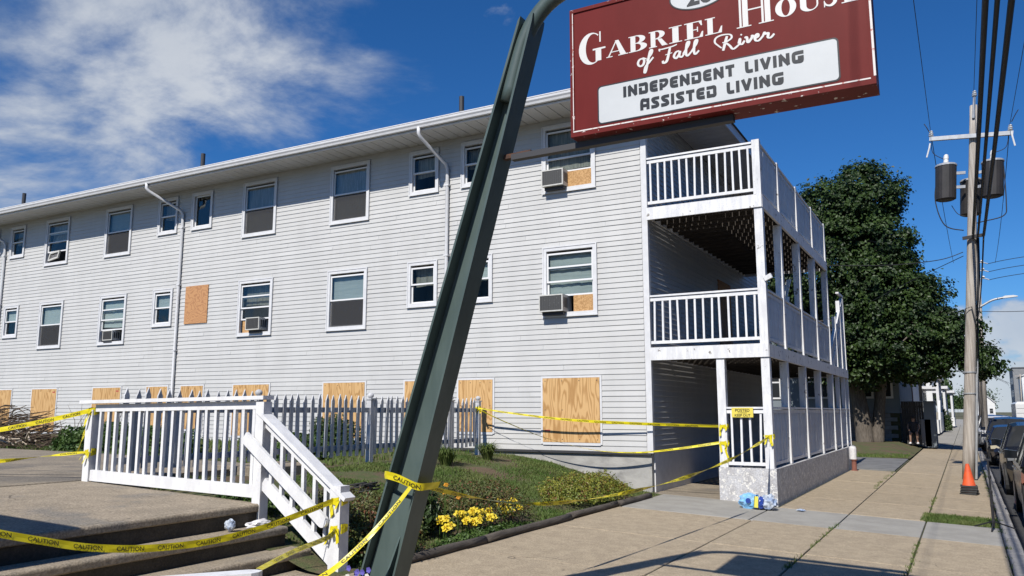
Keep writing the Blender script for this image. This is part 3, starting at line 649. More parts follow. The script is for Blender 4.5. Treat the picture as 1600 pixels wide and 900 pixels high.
# things standing in the open sashes
def ac(cx, z0, w, h, label, proj=.30, tilt=0):
    t = thing('air_conditioner', label, 'air conditioner', (cx, YW - .02, z0), 'window air conditioners')
    y0 = YW - .02 - proj; y1 = YW + .2
    mb = MB(); mb.box(cx - w / 2, cx + w / 2, y0 + .012, y1, z0, z0 + h); b = mb.build('case', M['appliance'], t)
    mb = MB(); e = .022
    mb.box(cx - w / 2 - .003, cx + w / 2 + .003, y0, y0 + .0115, z0 - .003, z0 + e); mb.box(cx - w / 2 - .003, cx + w / 2 + .003, y0, y0 + .0115, z0 + h - e, z0 + h + .003)
    mb.box(cx - w / 2 - .003, cx - w / 2 + e, y0, y0 + .0115, z0 + e, z0 + h - e); mb.box(cx + w / 2 - e, cx + w / 2 + .003, y0, y0 + .0115, z0 + e, z0 + h - e)
    mb.build('rear_frame', M['appliance'], t)
    mb = MB(); mb.box(cx - w / 2 + e, cx + w / 2 - e, y0 + .009, y0 + .0119, z0 + e, z0 + h - e)
    for k in range(9):
        xx = cx - w / 2 + e + (w - 2 * e) * (k + .5) / 9; mb.box(xx - .004, xx + .004, y0 + .002, y0 + .0085, z0 + e, z0 + h - e)
    mb.build('coil_grille', M['grille_dark'], t)
    for k in range(3):
        mb = MB(); yy = y0 + .06 + k * .07; mb.box(cx + w / 2 + .0005, cx + w / 2 + .004, yy, yy + .045, z0 + h * .22, z0 + h * .82); mb.build('side_vent', M['grille_dark'], t)
    mb = MB(); mb.box(cx - w / 2 + .03, cx + w / 2 - .03, y0 + .1, YW - .06, z0 - .07, z0 - .004); mb.build('bracket', M['vent_metal'], t)
    return t
ac(-7.55, 6.475, .52, .36, 'beige window air conditioner in the top-floor window beside the red sign', proj=.24)
ac(-7.60, 3.705, .56, .36, 'beige window air conditioner in the middle-floor window nearest the porch', proj=.25)
ac(-16.55, 3.75, .50, .33, 'white window air conditioner beside plywood in a middle-floor window near the aged board', proj=.18)
ac(-22.85, 3.74, .46, .30, 'dark window air conditioner deep in a half-open middle-floor window left of the downspout', proj=.06)
t = thing('box_fan', 'tilted white box fan in the leftmost large top-floor window', 'fan', (-26.05, YW - .03, 6.48))
mb = MB(); mb.bar((-26.25, YW - .06, 6.53), (-25.75, YW - .06, 6.60), .05, .05, (0, 1, 0)); mb.bar((-26.15, YW - .07, 6.76), (-25.68, YW - .07, 6.80), .05, .05, (0, 1, 0)); mb.bar((-26.26, YW - .06, 6.52), (-26.14, YW - .07, 6.78), .05, .05, (0, 1, 0)); mb.bar((-25.76, YW - .06, 6.585), (-25.67, YW - .07, 6.82), .05, .05, (0, 1, 0)); mb.build('frame', M['appliance'], t)
mb = MB()
for k in range(6): mb.bar((-26.2 + .02 * k, YW - .045, 6.56 + .04 * k), (-25.72, YW - .045, 6.61 + .035 * k), .008, .012, (0, 1, 0))
mb.build('grille', M['plastic_white'], t)

# ------------------------------------------------------------------ three-level timber porch
XO = -3.15; YF = 15.60; YE2 = 24.05
por = thing('porch', 'three-level white timber porch with peeling rails on the end of the building', 'porch', (-4.3, 20, 0))
po = worldloc(por)
mb = MB(); mb.box(-4.17, XO + .04, YF - .02, YF + .22, -.4, .545); mb.box(XO - .19, XO + .04, YF + .2205, 27.6, -.4, .54); 
mb.box(-4.17, -4.0, YF + .2205, 21.2, -.4, .5)
mb.build('base_wall', M['base_stucco'], por)
ptW = .155
POSTY = [YF, 17.35, 19.50, 21.70, YE2 - .16]
def post(x0, y0, z0, z1, m='peeling_paint', w=ptW, name='post'):
    b = MB(); b.box(x0, x0 + w, y0, y0 + w, z0, z1); return b.build(name, M[m], por)
post(XO - ptW, YF, .547, 2.60); post(-4.15, YF, .547, 2.60)
for yy in POSTY[1:]: post(XO - ptW, yy, .547, 2.60)
for yy in (25.25, 26.5, 27.3): post(XO - .12, yy, .547, 2.60, w=.11)
for yy in POSTY: post(XO - ptW, yy, 2.862, 5.49); 
for yy in POSTY: post(XO - ptW * .97, yy + .004, 5.752, 6.86, w=ptW * .94)
# decks
for (z0, z1, ye) in ((2.605, 2.86, 27.4), (5.495, 5.75, YE2)):
    mb = MB(); mb.box(XC + .03, XO, YF - .03, YF + .02, z0, z1); mb.box(XO - .045, XO + .006, YF + .0205, ye, z0 + .002, z1 - .002); mb.box(XC + .03, XC + .075, YF + .0205, ye, z0 + .04, z1 - .03)
    mb.box(XC + .0755, XO - .0455, ye - .05, ye, z0 + .03, z1 - .03)
    rim = mb.build('rim_beam', M['peeling_paint'], por)
    q = MB(); q.box(XC + .08, XO - .05, 0, .042, z0 + .05, z1 - .029); jm = q.mesh('joist', M['shaded_deck']); yy = YF + .34
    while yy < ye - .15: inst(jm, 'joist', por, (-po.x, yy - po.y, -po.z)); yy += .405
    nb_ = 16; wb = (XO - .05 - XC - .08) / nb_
    q = MB(); q.box(.006, wb - .008, YF + .025, ye - .055, z1 - .028, z1); dm = q.mesh('deck_board', M['shaded_deck'])
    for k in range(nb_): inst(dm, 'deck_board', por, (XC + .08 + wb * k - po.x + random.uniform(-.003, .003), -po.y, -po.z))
# railings
def rail_run(p, q, z_top, z_bot, nb, bal, wide=.09, toe=True, mat='white_paint', parent=None):
    parent = parent or por; p = Vector(p); q = Vector(q)
    mb = MB(); mb.bar((p.x, p.y, z_top - .018), (q.x, q.y, z_top - .018), wide, .036); mb.build('top_rail', M[mat], parent)
    mb = MB(); mb.bar((p.x, p.y, z_top - .085), (q.x, q.y, z_top - .085), .04, .07); mb.build('sub_rail', M[mat], parent)
    mb = MB(); mb.bar((p.x, p.y, z_bot), (q.x, q.y, z_bot), .05, .06); mb.build('bottom_rail', M[mat], parent)
    wl = worldloc(parent); h = (z_top - .12) - (z_bot + .03)
    for k in range(nb):
        u = (k + .5) / nb; c = p.lerp(q, u); jx = random.uniform(-.004, .004)
        inst(bal, 'baluster', parent, (c.x - wl.x + jx, c.y - wl.y + jx, z_bot + .03 - wl.z), (random.gauss(0, .011), random.gauss(0, .011), random.gauss(0, .05)), (1, 1, h))
bm_ = MB(); bm_.box(-.019, .019, -.019, .019, 0, 1); BAL = bm_.mesh('baluster', M['white_paint'])
rail_run((XC + .04, YF + .05, 0), (XO - ptW, YF + .05, 0), 3.925, 2.965, 13, BAL)
rail_run((XC + .04, YF + .05, 0), (XO - ptW, YF + .05, 0), 6.825, 5.86, 14, BAL)
rail_run((-4.15 + ptW, YF + .06, 0), (XO - ptW, YF + .06, 0), 1.675, .62, 4, BAL)
for a, b in zip(POSTY[:-1], POSTY[1:]):
    rail_run((XO - .06, a + ptW, 0), (XO - .06, b, 0), 3.925, 2.965, 15, BAL)
    rail_run((XO - .06, a + ptW, 0), (XO - .06, b, 0), 6.825, 5.86, 15, BAL)
    rail_run((XO - .06, a + ptW, 0), (XO - .06, b, 0), 1.675, .62, 15, BAL)
rail_run((XO - .06, POSTY[-1] + ptW, 0), (XO - .06, 27.3, 0), 1.675, .62, 18, BAL)
rail_run((XC + .04, 24.0, 0), (XO - ptW, 24.0, 0), 3.925, 2.965, 11, BAL)
# outside stair at the far end
for (yy, za_, zb_) in ((25.3, 4.35, 2.86), (26.4, 4.95, 2.86), (27.25, 5.1, 2.86)):
    mb = MB(); mb.box(XO - .12, XO - .01, yy, yy + .11, zb_, za_); mb.build('stair_post', M['white_paint'], por)
mb = MB(); mb.bar((XO - .06, 24.2, 3.3), (XO - .06, 27.3, 5.15), .09, .05); mb.build('stair_rail', M['white_paint'], por)
mb = MB(); mb.bar((XO - .06, 26.4, 5.2), (XO - .06, 27.4, 5.2), .09, .05); mb.build('stair_rail', M['white_paint'], por)
mb = MB(); mb.bar((XO - .05, 24.2, 2.75), (XO - .05, 27.3, 4.45), .04, .24); mb.bar((XO - 1.0, 24.2, 2.75), (XO - 1.0, 27.3, 4.45), .04, .24); mb.build('stair_stringer', M['peeling_paint'], por)
for k in range(9):
    mb = MB(); mb.box(XO - 1.0, XO - .08, 24.3 + k * .32, 24.58 + k * .32, 2.95 + k * .18, 2.985 + k * .18); mb.build('tread', M['shaded_deck'], por)
for k in range(16):
    yy = 24.5 + k * .18; zz = 3.3 + (yy - 24.2) * .6; inst(BAL, 'baluster', por, (XO - .06 - po.x, yy - po.y, zz - .75 - po.z), None, (1, 1, .72))
# broken pieces on the middle level and a knob on the corner post
for k, (p, q) in enumerate((((-3.5, 18.6, 3.55), (-3.30, 18.9, 4.55)), ((-3.7, 18.7, 3.3), (-3.45, 19.0, 4.3)), ((-3.36, 18.2, 3.0), (-3.30, 18.5, 4.1)))):
    mb = MB(); mb.bar(p, q, .13, .02); tag(mb.build('broken_board', M['peeling_paint']), ('upright broken white board leaning inside the middle porch rail', 'slanting broken white board deeper inside the middle porch level', 'short broken white board next to the middle porch side rail')[k], 'board', 'broken boards on the porch')
mb = MB(); mb.bar((XO - .02, YF - .0, 4.08), (XO + .12, YF - .02, 4.14), .05, .09); mb.build('rail_stub', M['peeling_paint'], por)
t = thing('notice_sign', 'yellow notice board reading posted keep out on the ground-floor porch rail', 'sign', (-3.70, YF + .0, 1.50))
mb = MB(); mb.box(-3.89, -3.49, YF - .006, YF + .002, 1.48, 1.66); mb.build('plate', M['keep_out'], t)
for s_, y_, sz in (('POSTED', 1.585, .075), ('NO TRESPASSING', 1.555, .022), ('KEEP OUT', 1.495, .065)):
    cu = bpy.data.curves.new('txt', 'FONT'); cu.body = s_; cu.size = sz; cu.align_x = 'CENTER'; cu.extrude = .0005; cu.offset = sz * .02
    to = bpy.data.objects.new('txt', cu); col.objects.link(to); bpy.context.view_layer.update()
    me = bpy.data.meshes.new_from_object(to.evaluated_get(bpy.context.evaluated_depsgraph_get())); bpy.data.objects.remove(to)
    me.materials.clear(); me.materials.append(M['black_ink'])
    o = inst(me, 'lettering', t, (-3.69 + 3.70, -.0072, y_ - 1.50), (R(90), 0, 0))
t = thing('standpipe', 'short red standpipe with a white cap at the far corner of the porch base', 'pipe', (XO + .22, 25.6, -.12))
mb = MB(); mb.lathe((XO + .22, 25.6, -.12), [(.10, 0), (.10, .02), (.07, .04), (.065, .30), (.09, .31), (.09, .34)], 12); mb.build('pipe', M['brick_red'], t, smooth=False)
mb = MB(); mb.lathe((XO + .20, 25.6, .221), [(.10, 0), (.105, .3), (.09, .36), (.05, .37)], 12); mb.build('cap', M['plastic_white'], t)

# ------------------------------------------------------------------ leaning sign post with the big red sign
sg = thing('sign_post', 'leaning dark green steel post with a curved pipe arm carrying the red sign', 'post', (-4.25, 5.36, -.06))
def pxl(z): return -4.41 + .3325 * z
def pxr(z): return -4.075 + .285 * z
ZA, ZP = -.06, 4.68
yf, yb = 5.255, 5.455
for s_ in (0, 1):
    mb = MB(); fx = pxl if s_ == 0 else pxr; th = .017
    prof = [(fx(ZA), ZA), (fx(ZA) + th, ZA), (fx(ZP - .06) + th, ZP - .06), (fx(ZP) + th * .6, ZP), (fx(ZP - .04), ZP - .03)]
    mb.prism(prof, lambda u, v, d: (u, d, v), yf, yb if s_ else yb)
    mb.build('flange', M['post_green'], sg)
mb = MB(); mb.add([(pxl(ZA) + .018, yf + .115, ZA), (pxr(ZA) - .001, yf + .115, ZA), (pxr(4.3) - .001, yf + .115, 4.3), (pxl(4.3) + .018, yf + .115, 4.3), (pxl(ZA) + .018, yf + .13, ZA), (pxr(ZA) - .001, yf + .13, ZA), (pxr(4.3) - .001, yf + .13, 4.3), (pxl(4.3) + .018, yf + .13, 4.3)],
                 [(0, 1, 2, 3), (7, 6, 5, 4), (0, 4, 5, 1), (3, 2, 6, 7), (0, 3, 7, 4), (1, 5, 6, 2)]); mb.build('web', M['post_green'], sg)
mb = MB(); mb.add([(pxl(ZA) + .03, yf + .085, ZA), (pxr(ZA) - .012, yf + .085, ZA), (pxr(.93) - .012, yf + .085, .90), (pxl(.95) + .03, yf + .085, .95), (pxl(ZA) + .03, yf + .114, ZA), (pxr(ZA) - .012, yf + .114, ZA), (pxr(.93) - .012, yf + .114, .90), (pxl(.95) + .03, yf + .114, .95)],
                 [(0, 1, 2, 3), (7, 6, 5, 4), (0, 4, 5, 1), (3, 2, 6, 7), (0, 3, 7, 4), (1, 5, 6, 2)]); mb.build('cover_plate', M['post_green'], sg)
mb = MB(); xg = pxl(.3) + .17; mb.prism([(yf + .084, -.06), (yf - .10, -.06), (yf + .084, .62)], lambda u, v, d: (d + .25 * max(0, v), u, v), xg, xg + .014); mb.build('gusset', M['post_green'], sg)
mb = MB(); mb.box(-4.62, -3.86, 5.08, 5.62, -.075, -.045); mb.build('base_plate', M['post_green'], sg)
# pipe arm rising between the flanges and arching over the sign
pp = []
p0 = Vector((pxl(4.0) + (pxr(4.0) - pxl(4.0)) / 2 + .01, 5.33, 4.02)); p1 = Vector((-2.905, 5.33, 4.34)); p2 = Vector((-2.80, 5.335, 4.83)); p3 = Vector((-2.25, 5.35, 4.865)); 
pp = [p0 + (p1 - p0) * i / 3 for i in range(3)]
for i in range(13):
    u = i / 12; pp.append((1 - u) ** 3 * p1 + 3 * u * (1 - u) ** 2 * (p1 + (p1 - p0).normalized() * .30) + 3 * u * u * (1 - u) * (p3 + Vector((-.42, 0, .03))) + u ** 3 * p3)
pp += [Vector((-1.6, 5.36, 4.86)), Vector((-.9, 5.36, 4.86)), Vector((-.55, 5.36, 4.86))]
mb = MB(); mb.tube(pp, .064, 18); arm = mb.build('pipe_arm', M['post_green'], sg, smooth=True)
for xx in (-2.0, -.8):
    mb = MB(); mb.box(xx - .03, xx + .03, 5.33, 5.39, 4.60, 4.81); mb.build('hanger', M['post_green'], sg)
mb = MB(); mb.bar((-3.10, 5.36, 3.575), (-2.80, 5.36, 3.585), .05, .035); mb.build('rusted_lug', M['rust'], sg)
mb = MB(); mb.bar((-2.97, 5.36, 3.565), (-1.24, 5.36, 3.578), .06, .045); mb.build('tie_bar', M['vent_metal'], sg)

si = thing('hanging_sign', 'dark red cabinet sign with white serif lettering and a white panel', 'sign', (-1.38, 5.36, 3.6))
SX0, SX1, SZ0, SZ1, SY = -2.415, -.335, 3.606, 4.61, 5.255
mb = MB(); mb.box(SX0, SX1, SY + .012, 5.475, SZ0, SZ1); mb.build('cabinet', M['sign_trim'], si)
tr = .045
for (a, b, c0, c1) in ((SX0, SX1, SZ0, SZ0 + tr), (SX0, SX1, SZ1 - tr * .6, SZ1), (SX0, SX0 + tr * .7, SZ0 + tr, SZ1 - tr * .6), (SX1 - tr * .7, SX1, SZ0 + tr, SZ1 - tr * .6)):
    mb = MB(); mb.box(a, b, SY - .006, SY + .0115, c0, c1); mb.build('frame_edge', M['sign_trim'], si)
mb = MB()
for (a, b, c0, c1) in ((SX0 + .02, SX1 - .03, SZ0 + .034, SZ0 + .043), (SX0 + .021, SX0 + .027, SZ0 + .05, SZ1 - .03)):
    mb.box(a, b, SY - .0078, SY - .0062, c0, c1)
mb.box(SX1 - .012, SX1 + .0015, SY - .0076, SY + .0, SZ0 + .05, SZ1 - .03)
mb.build('worn_edge', M['sign_worn'], si)
mb = MB(); mb.box(SX0 + tr * .7, SX1 - tr * .7, SY + .004, SY + .0119, SZ0 + tr, SZ1 - tr * .6); mb.build('face', M['sign_red'], si)
FY = SY + .0038
class Glyphs:
    """flat lettering; every stroke sits a hair in front of the one before it"""
    def __init__(s, y): s.mb = MB(); s.y = y; s.k = 0
    def lay(s): s.k += 1; return s.y - .0012 - .00012 * (s.k % 9)
    def poly(s, pts, ox, oz, sx, sz):
        y = s.lay(); s.mb.add([(ox + a * sx, y, oz + b * sz) for a, b in pts], [tuple(range(len(pts)))])
    def box(s, a0, a1, b0, b1, ox, oz, sx, sz): s.poly([(a0, b0), (a1, b0), (a1, b1), (a0, b1)], ox, oz, sx, sz)
    def ring(s, c, ro, ci, ri, a0, a1, ox, oz, sx, sz, n=22):
        y = s.lay(); vs_ = []
        for i in range(n + 1):
            a = R(a0 + (a1 - a0) * i / n)
            vs_.append((ox + (c[0] + ro[0] * math.cos(a)) * sx, y, oz + (c[1] + ro[1] * math.sin(a)) * sz)); vs_.append((ox + (ci[0] + ri[0] * math.cos(a)) * sx, y, oz + (ci[1] + ri[1] * math.sin(a)) * sz))
        s.mb.add(vs_, [(2 * i, 2 * i + 1, 2 * i + 3, 2 * i + 2) for i in range(n)])
    def stroke(s, pts, w, ox, oz, sx, sz, smooth=True, taper=0., pen=0.):
        P_ = [Vector((ox + a * sx, oz + b * sz)) for a, b in pts]
        if smooth and len(P_) > 2:
            Q = []
            for i in range(len(P_) - 1):
                a = P_[max(i - 1, 0)]; b = P_[i]; c = P_[i + 1]; d = P_[min(i + 2, len(P_) - 1)]
                for k in range(6):
                    t = k / 6; Q.append(.5 * ((2 * b) + (c - a) * t + (2 * a - 5 * b + 4 * c - d) * t * t + (3 * b - a - 3 * c + d) * t ** 3))
            P_ = Q + [P_[-1]]
        y = s.lay(); vs_ = []; n = len(P_)
        for i, p in enumerate(P_):
            t = (P_[min(i + 1, n - 1)] - P_[max(i - 1, 0)]); t = t.normalized() if t.length else Vector((1, 0)); nn = Vector((-t.y, t.x))
            u = i / (n - 1); ww = w * (1 - taper * abs(2 * u - 1) ** 2) * (1 - pen + pen * abs(t.y * .9 + t.x * .25))
            yy = y - .00004 * i; vs_ += [(p.x + nn.x * ww / 2, yy, p.y + nn.y * ww / 2), (p.x - nn.x * ww / 2, yy, p.y - nn.y * ww / 2)]
        s.mb.add(vs_, [(2 * i, 2 * i + 1, 2 * i + 3, 2 * i + 2) for i in range(n - 1)])
def fat(G, ch, ox, oz, sx, sz):
    A = (ox, oz, sx, sz); th = .055
    B = lambda a, b, c, d: G.box(a, b, c, d, *A)
    if ch == 'G':
        G.ring((.44, .5), (.44, .52), (.52, .5), (.27, .47), 52, 318, *A); B(.60, .80, .06, .44); B(.50, .95, .42, .42 + th); B(.74, .79, .66, 1.0)
    elif ch == 'A':
        G.poly([(.02, .0), (.10, .0), (.50, .95), (.46, 1.0)], *A); G.poly([(.42, 1.0), (.60, 1.0), (1.0, 0), (.70, 0)], *A); B(.22, .74, .28, .28 + th); B(-.04, .28, 0, th); B(.58, 1.08, 0, th)
    elif ch in 'BRP':
        B(.0, .44, 0, th); B(0, .44, 1 - th, 1); B(.10, .36, 0, 1)
        G.ring((.42, .74), (.46, .26), (.42, .74), (.17, .20), -90, 90, *A)
        if ch == 'B': G.ring((.42, .265), (.54, .265), (.42, .265), (.22, .205), -90, 90, *A); B(.3, .45, 0, th * .9); B(.3, .45, 1 - th * .9, 1); B(.3, .45, .48, .53)
        if ch == 'R': B(.3, .45, 1 - th * .9, 1); B(.3, .45, .47, .53); G.poly([(.46, .50), (.70, .46), (.98, .05), (1.06, 0), (.72, 0)], *A)
    elif ch == 'I': B(0, .62, 0, th); B(0, .62, 1 - th, 1); B(.16, .46, 0, 1)
    elif ch == 'E':
        B(0, .82, 0, th); B(0, .80, 1 - th, 1); B(.12, .40, 0, 1); G.poly([(.66, 0), (.84, 0), (.86, .34), (.80, .34)], *A); G.poly([(.64, 1), (.80, 1), (.82, .70), (.77, .70)], *A); B(.38, .62, .48, .48 + th); B(.58, .63, .36, .66)
    elif ch == 'L': B(0, .84, 0, th); B(0, .52, 1 - th, 1); B(.12, .40, 0, 1); G.poly([(.64, 0), (.85, 0), (.88, .40), (.82, .40)], *A)
    elif ch == 'H':
        for o_ in (0, .60): B(o_, o_ + .40, 0, .03); B(o_, o_ + .40, .97, 1); B(o_ + .08, o_ + .14, 0, 1); B(o_ + .17, o_ + .32, 0, 1)
        B(.3, .70, .48, .52)
    elif ch == 'O': G.ring((.5, .5), (.5, .53), (.5, .5), (.20, .47), 0, 360, *A, n=40)
    elif ch == 'U': B(0, .46, 1 - th, 1); B(.10, .36, .3, 1); B(.62, 1.0, 1 - th, 1); B(.78, .85, .3, 1); G.ring((.475, .32), (.375, .34), (.57, .32), (.21, .26), 180, 360, *A)
    elif ch == 'S':
        G.stroke([(.70, .80), (.50, .96), (.24, .90), (.18, .72), (.38, .55), (.64, .40), (.68, .20), (.45, .04), (.18, .10), (.08, .26)], .24 * sx, *A, taper=.7, pen=.35); B(.70, .76, .66, 1.0); B(.04, .10, 0, .36)
G = Glyphs(FY); zb = 4.168; ch = .122
fat(G, 'G', -2.345, 4.150, .225, .240)
for c_, x0, x1 in (('A', -2.118, -1.958), ('B', -1.950, -1.806), ('R', -1.796, -1.655), ('I', -1.646, -1.478), ('E', -1.535, -1.398), ('L', -1.388, -1.272)):
    w = x1 - x0; w = {'I': .15, 'A': .15, 'R': .135, 'B': .145, 'E': .155, 'L': .135}[c_]; fat(G, c_, x0, zb, w, ch)
fat(G, 'H', -1.172, zb, .245, .235)
for c_, x0, w in (('O', -.915, .134), ('U', -.772, .150), ('S', -.615, .105), ('E', -.505, .145)): fat(G, c_, x0, zb + .012, w, ch)
G.mb.build('name_lettering', M['sign_letter_white'], si)
# script line
G = Glyphs(FY); ox, oz, u = -1.885, 4.048, .060; wv = .0195
def sc(pts, w=wv, dx=0.): G.stroke([(a + dx, b) for a, b in pts], w, ox, oz, u, u, taper=.25, pen=.45)
sc([(.75, .95), (.25, .85), (.05, .40), (.3, .02), (.7, .15), (.85, .6), (.7, .95), (.95, .85), (1.15, .8)])
sc([(1.15, .55), (1.75, 1.3), (1.85, 1.75), (1.6, 1.6), (1.3, .4), (1.0, -.75), (.85, -.85), (1.0, -.2), (1.5, .3), (2.0, .8)])
sc([(2.8, 1.35), (2.75, 1.6), (3.1, 1.55), (4.3, 1.62), (4.9, 1.75)], .014); sc([(4.05, 1.55), (3.85, .7), (3.6, -.05), (3.2, -.2), (3.15, .1)], .021); sc([(3.45, .75), (4.3, .85)], .011)
sc([(5.15, .9), (4.75, .8), (4.5, .35), (4.75, .05), (5.15, .45), (5.25, .85), (5.15, .3), (5.4, .05), (5.75, .4)])
for k in (0, .95): sc([(5.6 + k, .4), (6.25 + k, 1.3), (6.35 + k, 1.75), (6.1 + k, 1.55), (5.95 + k, .5), (6.1 + k, .05), (6.55 + k, .4)])
dx = 9.2
sc([(.9, .1), (.55, .45), (.15, .95), (.3, 1.45), (1.0, 1.65), (1.9, 1.5), (2.05, 1.05), (1.4, .7), (1.0, .72)], .015, dx); sc([(1.55, 1.4), (1.3, .6), (1.05, -.25)], .021, dx); sc([(1.3, .72), (1.8, .2), (2.2, -.3), (2.9, .1)], .018, dx)
sc([(2.8, .2), (3.0, .75), (2.95, .2), (3.2, .05), (3.5, .4)], wv, dx); sc([(3.1, 1.12), (3.2, 1.25)], .016, dx)
sc([(3.5, .7), (3.75, .75), (3.85, .1), (4.3, .55), (4.35, .8), (4.6, .65)], wv, dx)
sc([(4.55, .35), (5.0, .55), (4.95, .85), (4.65, .6), (4.7, .15), (5.05, .05), (5.5, .45)], wv, dx)
sc([(5.45, .35), (5.7, .85), (5.75, .65), (6.1, .68), (6.05, .2), (6.35, .1), (6.75, .45)], wv, dx)
stuff(G.mb.build('town_lettering', M['sign_letter_white'], si))
# white panel with its dark rim
def rrect(x0, x1, z0, z1, r, n=5):
    pts = []
    for cx, cz, a in ((x1 - r, z0 + r, -90), (x1 - r, z1 - r, 0), (x0 + r, z1 - r, 90), (x0 + r, z0 + r, 180)):
        for k in range(n + 1): b = R(a + 90 * k / n); pts.append((cx + r * math.cos(b), cz + r * math.sin(b)))
    return pts
mb = MB(); mb.prism(rrect(-2.200, -.538, 3.668, 3.962, .03), lambda a, b, d: (a, d, b), SY + .0035, SY + .0015); mb.build('panel_rim', M['sign_black'], si)
mb = MB(); mb.prism(rrect(-2.190, -.548, 3.678, 3.952, .025), lambda a, b, d: (a, d, b), SY + .0034, SY + .0005); mb.build('panel', M['sign_white'], si)
def sans(G, s_, x0, x1, z, h, w):
    wid = {'I': .28, ' ': .55, 'N': .86, 'D': .84, 'E': .72, 'P': .78, 'T': .74, 'L': .62, 'V': .86, 'G': .92, 'A': .86, 'S': .74}
    tot = sum(wid[c] + .16 for c in s_) - .16; k = (x1 - x0) / tot; x = x0
    for c in s_:
        a = wid[c]; S = lambda pts, sm=False: G.stroke(pts, w, x, z, k, h, smooth=sm)
        e = w / h / 2; m = w / k / 2
        if c == 'I': S([(a / 2, 0), (a / 2, 1)])
        elif c == 'N': S([(m, 0), (m, .97)]); S([(m * .6, .97), (a - m * .6, .03)]); S([(a - m, .03), (a - m, 1)])
        elif c == 'D': S([(m, 0), (m, .60)]); S([(0, 1 - e), (.40, 1 - e), (.68, .84), (a - m, .5), (.68, .16), (.40, e), (m, e)], True)
        elif c == 'E': S([(a, 1 - e), (.38, 1 - e), (m + .02, .78), (m, .5), (m + .02, .22), (.38, e), (a, e)], True); S([(m, .5), (a * .92, .5)])
        elif c == 'P': S([(m, 0), (m, .66)]); S([(0, 1 - e), (.42, 1 - e), (a - m, .80), (a - m, .56), (.42, .36), (m, .36)], True)
        elif c == 'T': S([(0, 1 - e), (a, 1 - e)]); S([(a / 2, 0), (a / 2, 1 - 2 * e)])
        elif c == 'L': S([(m, 1), (m, .3), (m + .12, e), (a, e)], True)
        elif c == 'V': S([(m * .8, 1), (a / 2, .04)]); S([(a / 2, .04), (a - m * .8, 1)])
        elif c == 'G': S([(a, 1 - e), (.45, 1 - e), (m + .04, .80), (m, .5), (m + .04, .20), (.45, e), (a - m - .04, .16), (a - m, .44)], True); S([(a * .5, .44), (a, .44)])
        elif c == 'A': S([(m, 0), (m, .6), (.22, .9), (.5, 1 - e), (a - m, 1 - e)], True); S([(a - m, 0), (a - m, 1)]); S([(m, .38), (a - m, .38)])
        elif c == 'S': S([(a, 1 - e), (.32, 1 - e), (m, .78), (.28, .55), (a - .26, .47), (a - m, .24), (a - .34, e), (0, e)], True)
        x += (a + .16) * k
G = Glyphs(SY + .0003)
sans(G, 'INDEPENDENT LIVING', -1.998, -.752, 3.838, .082, .0232); sans(G, 'ASSISTED LIVING', -1.872, -.884, 3.716, .082, .0232)
G.mb.build('panel_lettering', M['sign_black'], si)
def ell(cx, cz, rx, rz, n=40): return [(cx + rx * math.cos(2 * math.pi * k / n), cz + rz * math.sin(2 * math.pi * k / n)) for k in range(n)]
mb = MB(); mb.prism(ell(-1.425, 4.488, .212, .108), lambda a, b, d: (a, d, b), SY + .0035, SY + .0015); mb.build('number_rim', M['sign_black'], si)
mb = MB(); mb.prism(ell(-1.425, 4.488, .202, .099), lambda a, b, d: (a, d, b), SY + .0034, SY + .0005); mb.build('number_oval', M['sign_white'], si)
def text_mesh(body, size, bold=.0, mat='black_ink', extr=.0):
    cu = bpy.data.curves.new('txt', 'FONT'); cu.body = body; cu.size = size; cu.align_x = 'CENTER'; cu.offset = bold; cu.extrude = extr; cu.resolution_u = 3
    to = bpy.data.objects.new('txt', cu); col.objects.link(to); bpy.context.view_layer.update()
    me = bpy.data.meshes.new_from_object(to.evaluated_get(bpy.context.evaluated_depsgraph_get())); bpy.data.objects.remove(to)
    me.materials.clear(); me.materials.append(M[mat]); return me
inst(text_mesh('26', .185, .006, 'sign_black', .0006), 'number_lettering', si, (-1.418 + 1.38, SY - .0004 - 5.36, 4.418 - 3.6), (R(90), 0, 0))

# ------------------------------------------------------------------ entrance steps and white railing
st = thing('concrete_steps', 'worn concrete entrance steps rising to a broad landing', 'steps', (-7.5, 3, 0))
YR = 6.55
def lz(x): return .61 + .038 * (-6.75 - x)
LX = [-6.802, -8.3, -9.84]
for i in range(2):
    for a, b in ((YR, 2.6), (2.6, 0.)):
        slab(LX[i + 1], LX[i], b, a, 'concrete_step', parent=st, zf=lz, th=.12, gap=.004, name='landing_slab')
mb = MB(); mb.box(-9.84, -6.79, 0, YR - .01, -.3, .475); mb.build('landing_core', M['concrete_shaded'], st)
def step(x0, x1, z, yr):
    mb = MB(); c = .03; n = 5
    prof = [(x0, z - .085), (x0, z), (x1 - c, z)] + [(x1 - c + c * math.sin(R(90 * k / n)), z - c + c * math.cos(R(90 * k / n))) for k in range(1, n + 1)] + [(x1 - .0, z - .07), (x1 - .028, z - .085)]
    mb.cur = 0; mb.prism(prof, lambda u, v, d: (u, d, v), 0., yr); return mb
s = step(-6.80, -6.715, .612, YR - .002); s.build('nosing', M['concrete_step'], st)
mb = MB(); mb.box(-6.86, -6.742, 0, YR - .004, .30, .524); mb.build('riser', M['concrete_shaded'], st)
for (x0, x1, z, yy) in ((-6.74, -6.39, .388, YR + .05), (-6.42, -6.08, .182, YR + .08)):
    s = step(x0, x1, z, yy); s.build('step', M['concrete_step'], st)
    mb = MB(); mb.box(x0, x1 - .030, .0, yy - .005, z - .32, z - .086); mb.build('riser', M['concrete_shaded'], st)
mb = MB(); mb.box(-6.10, -5.32, -.5, YR + .12, -.3, -.004); mb.build('footing_slab', M['concrete_step'], st)

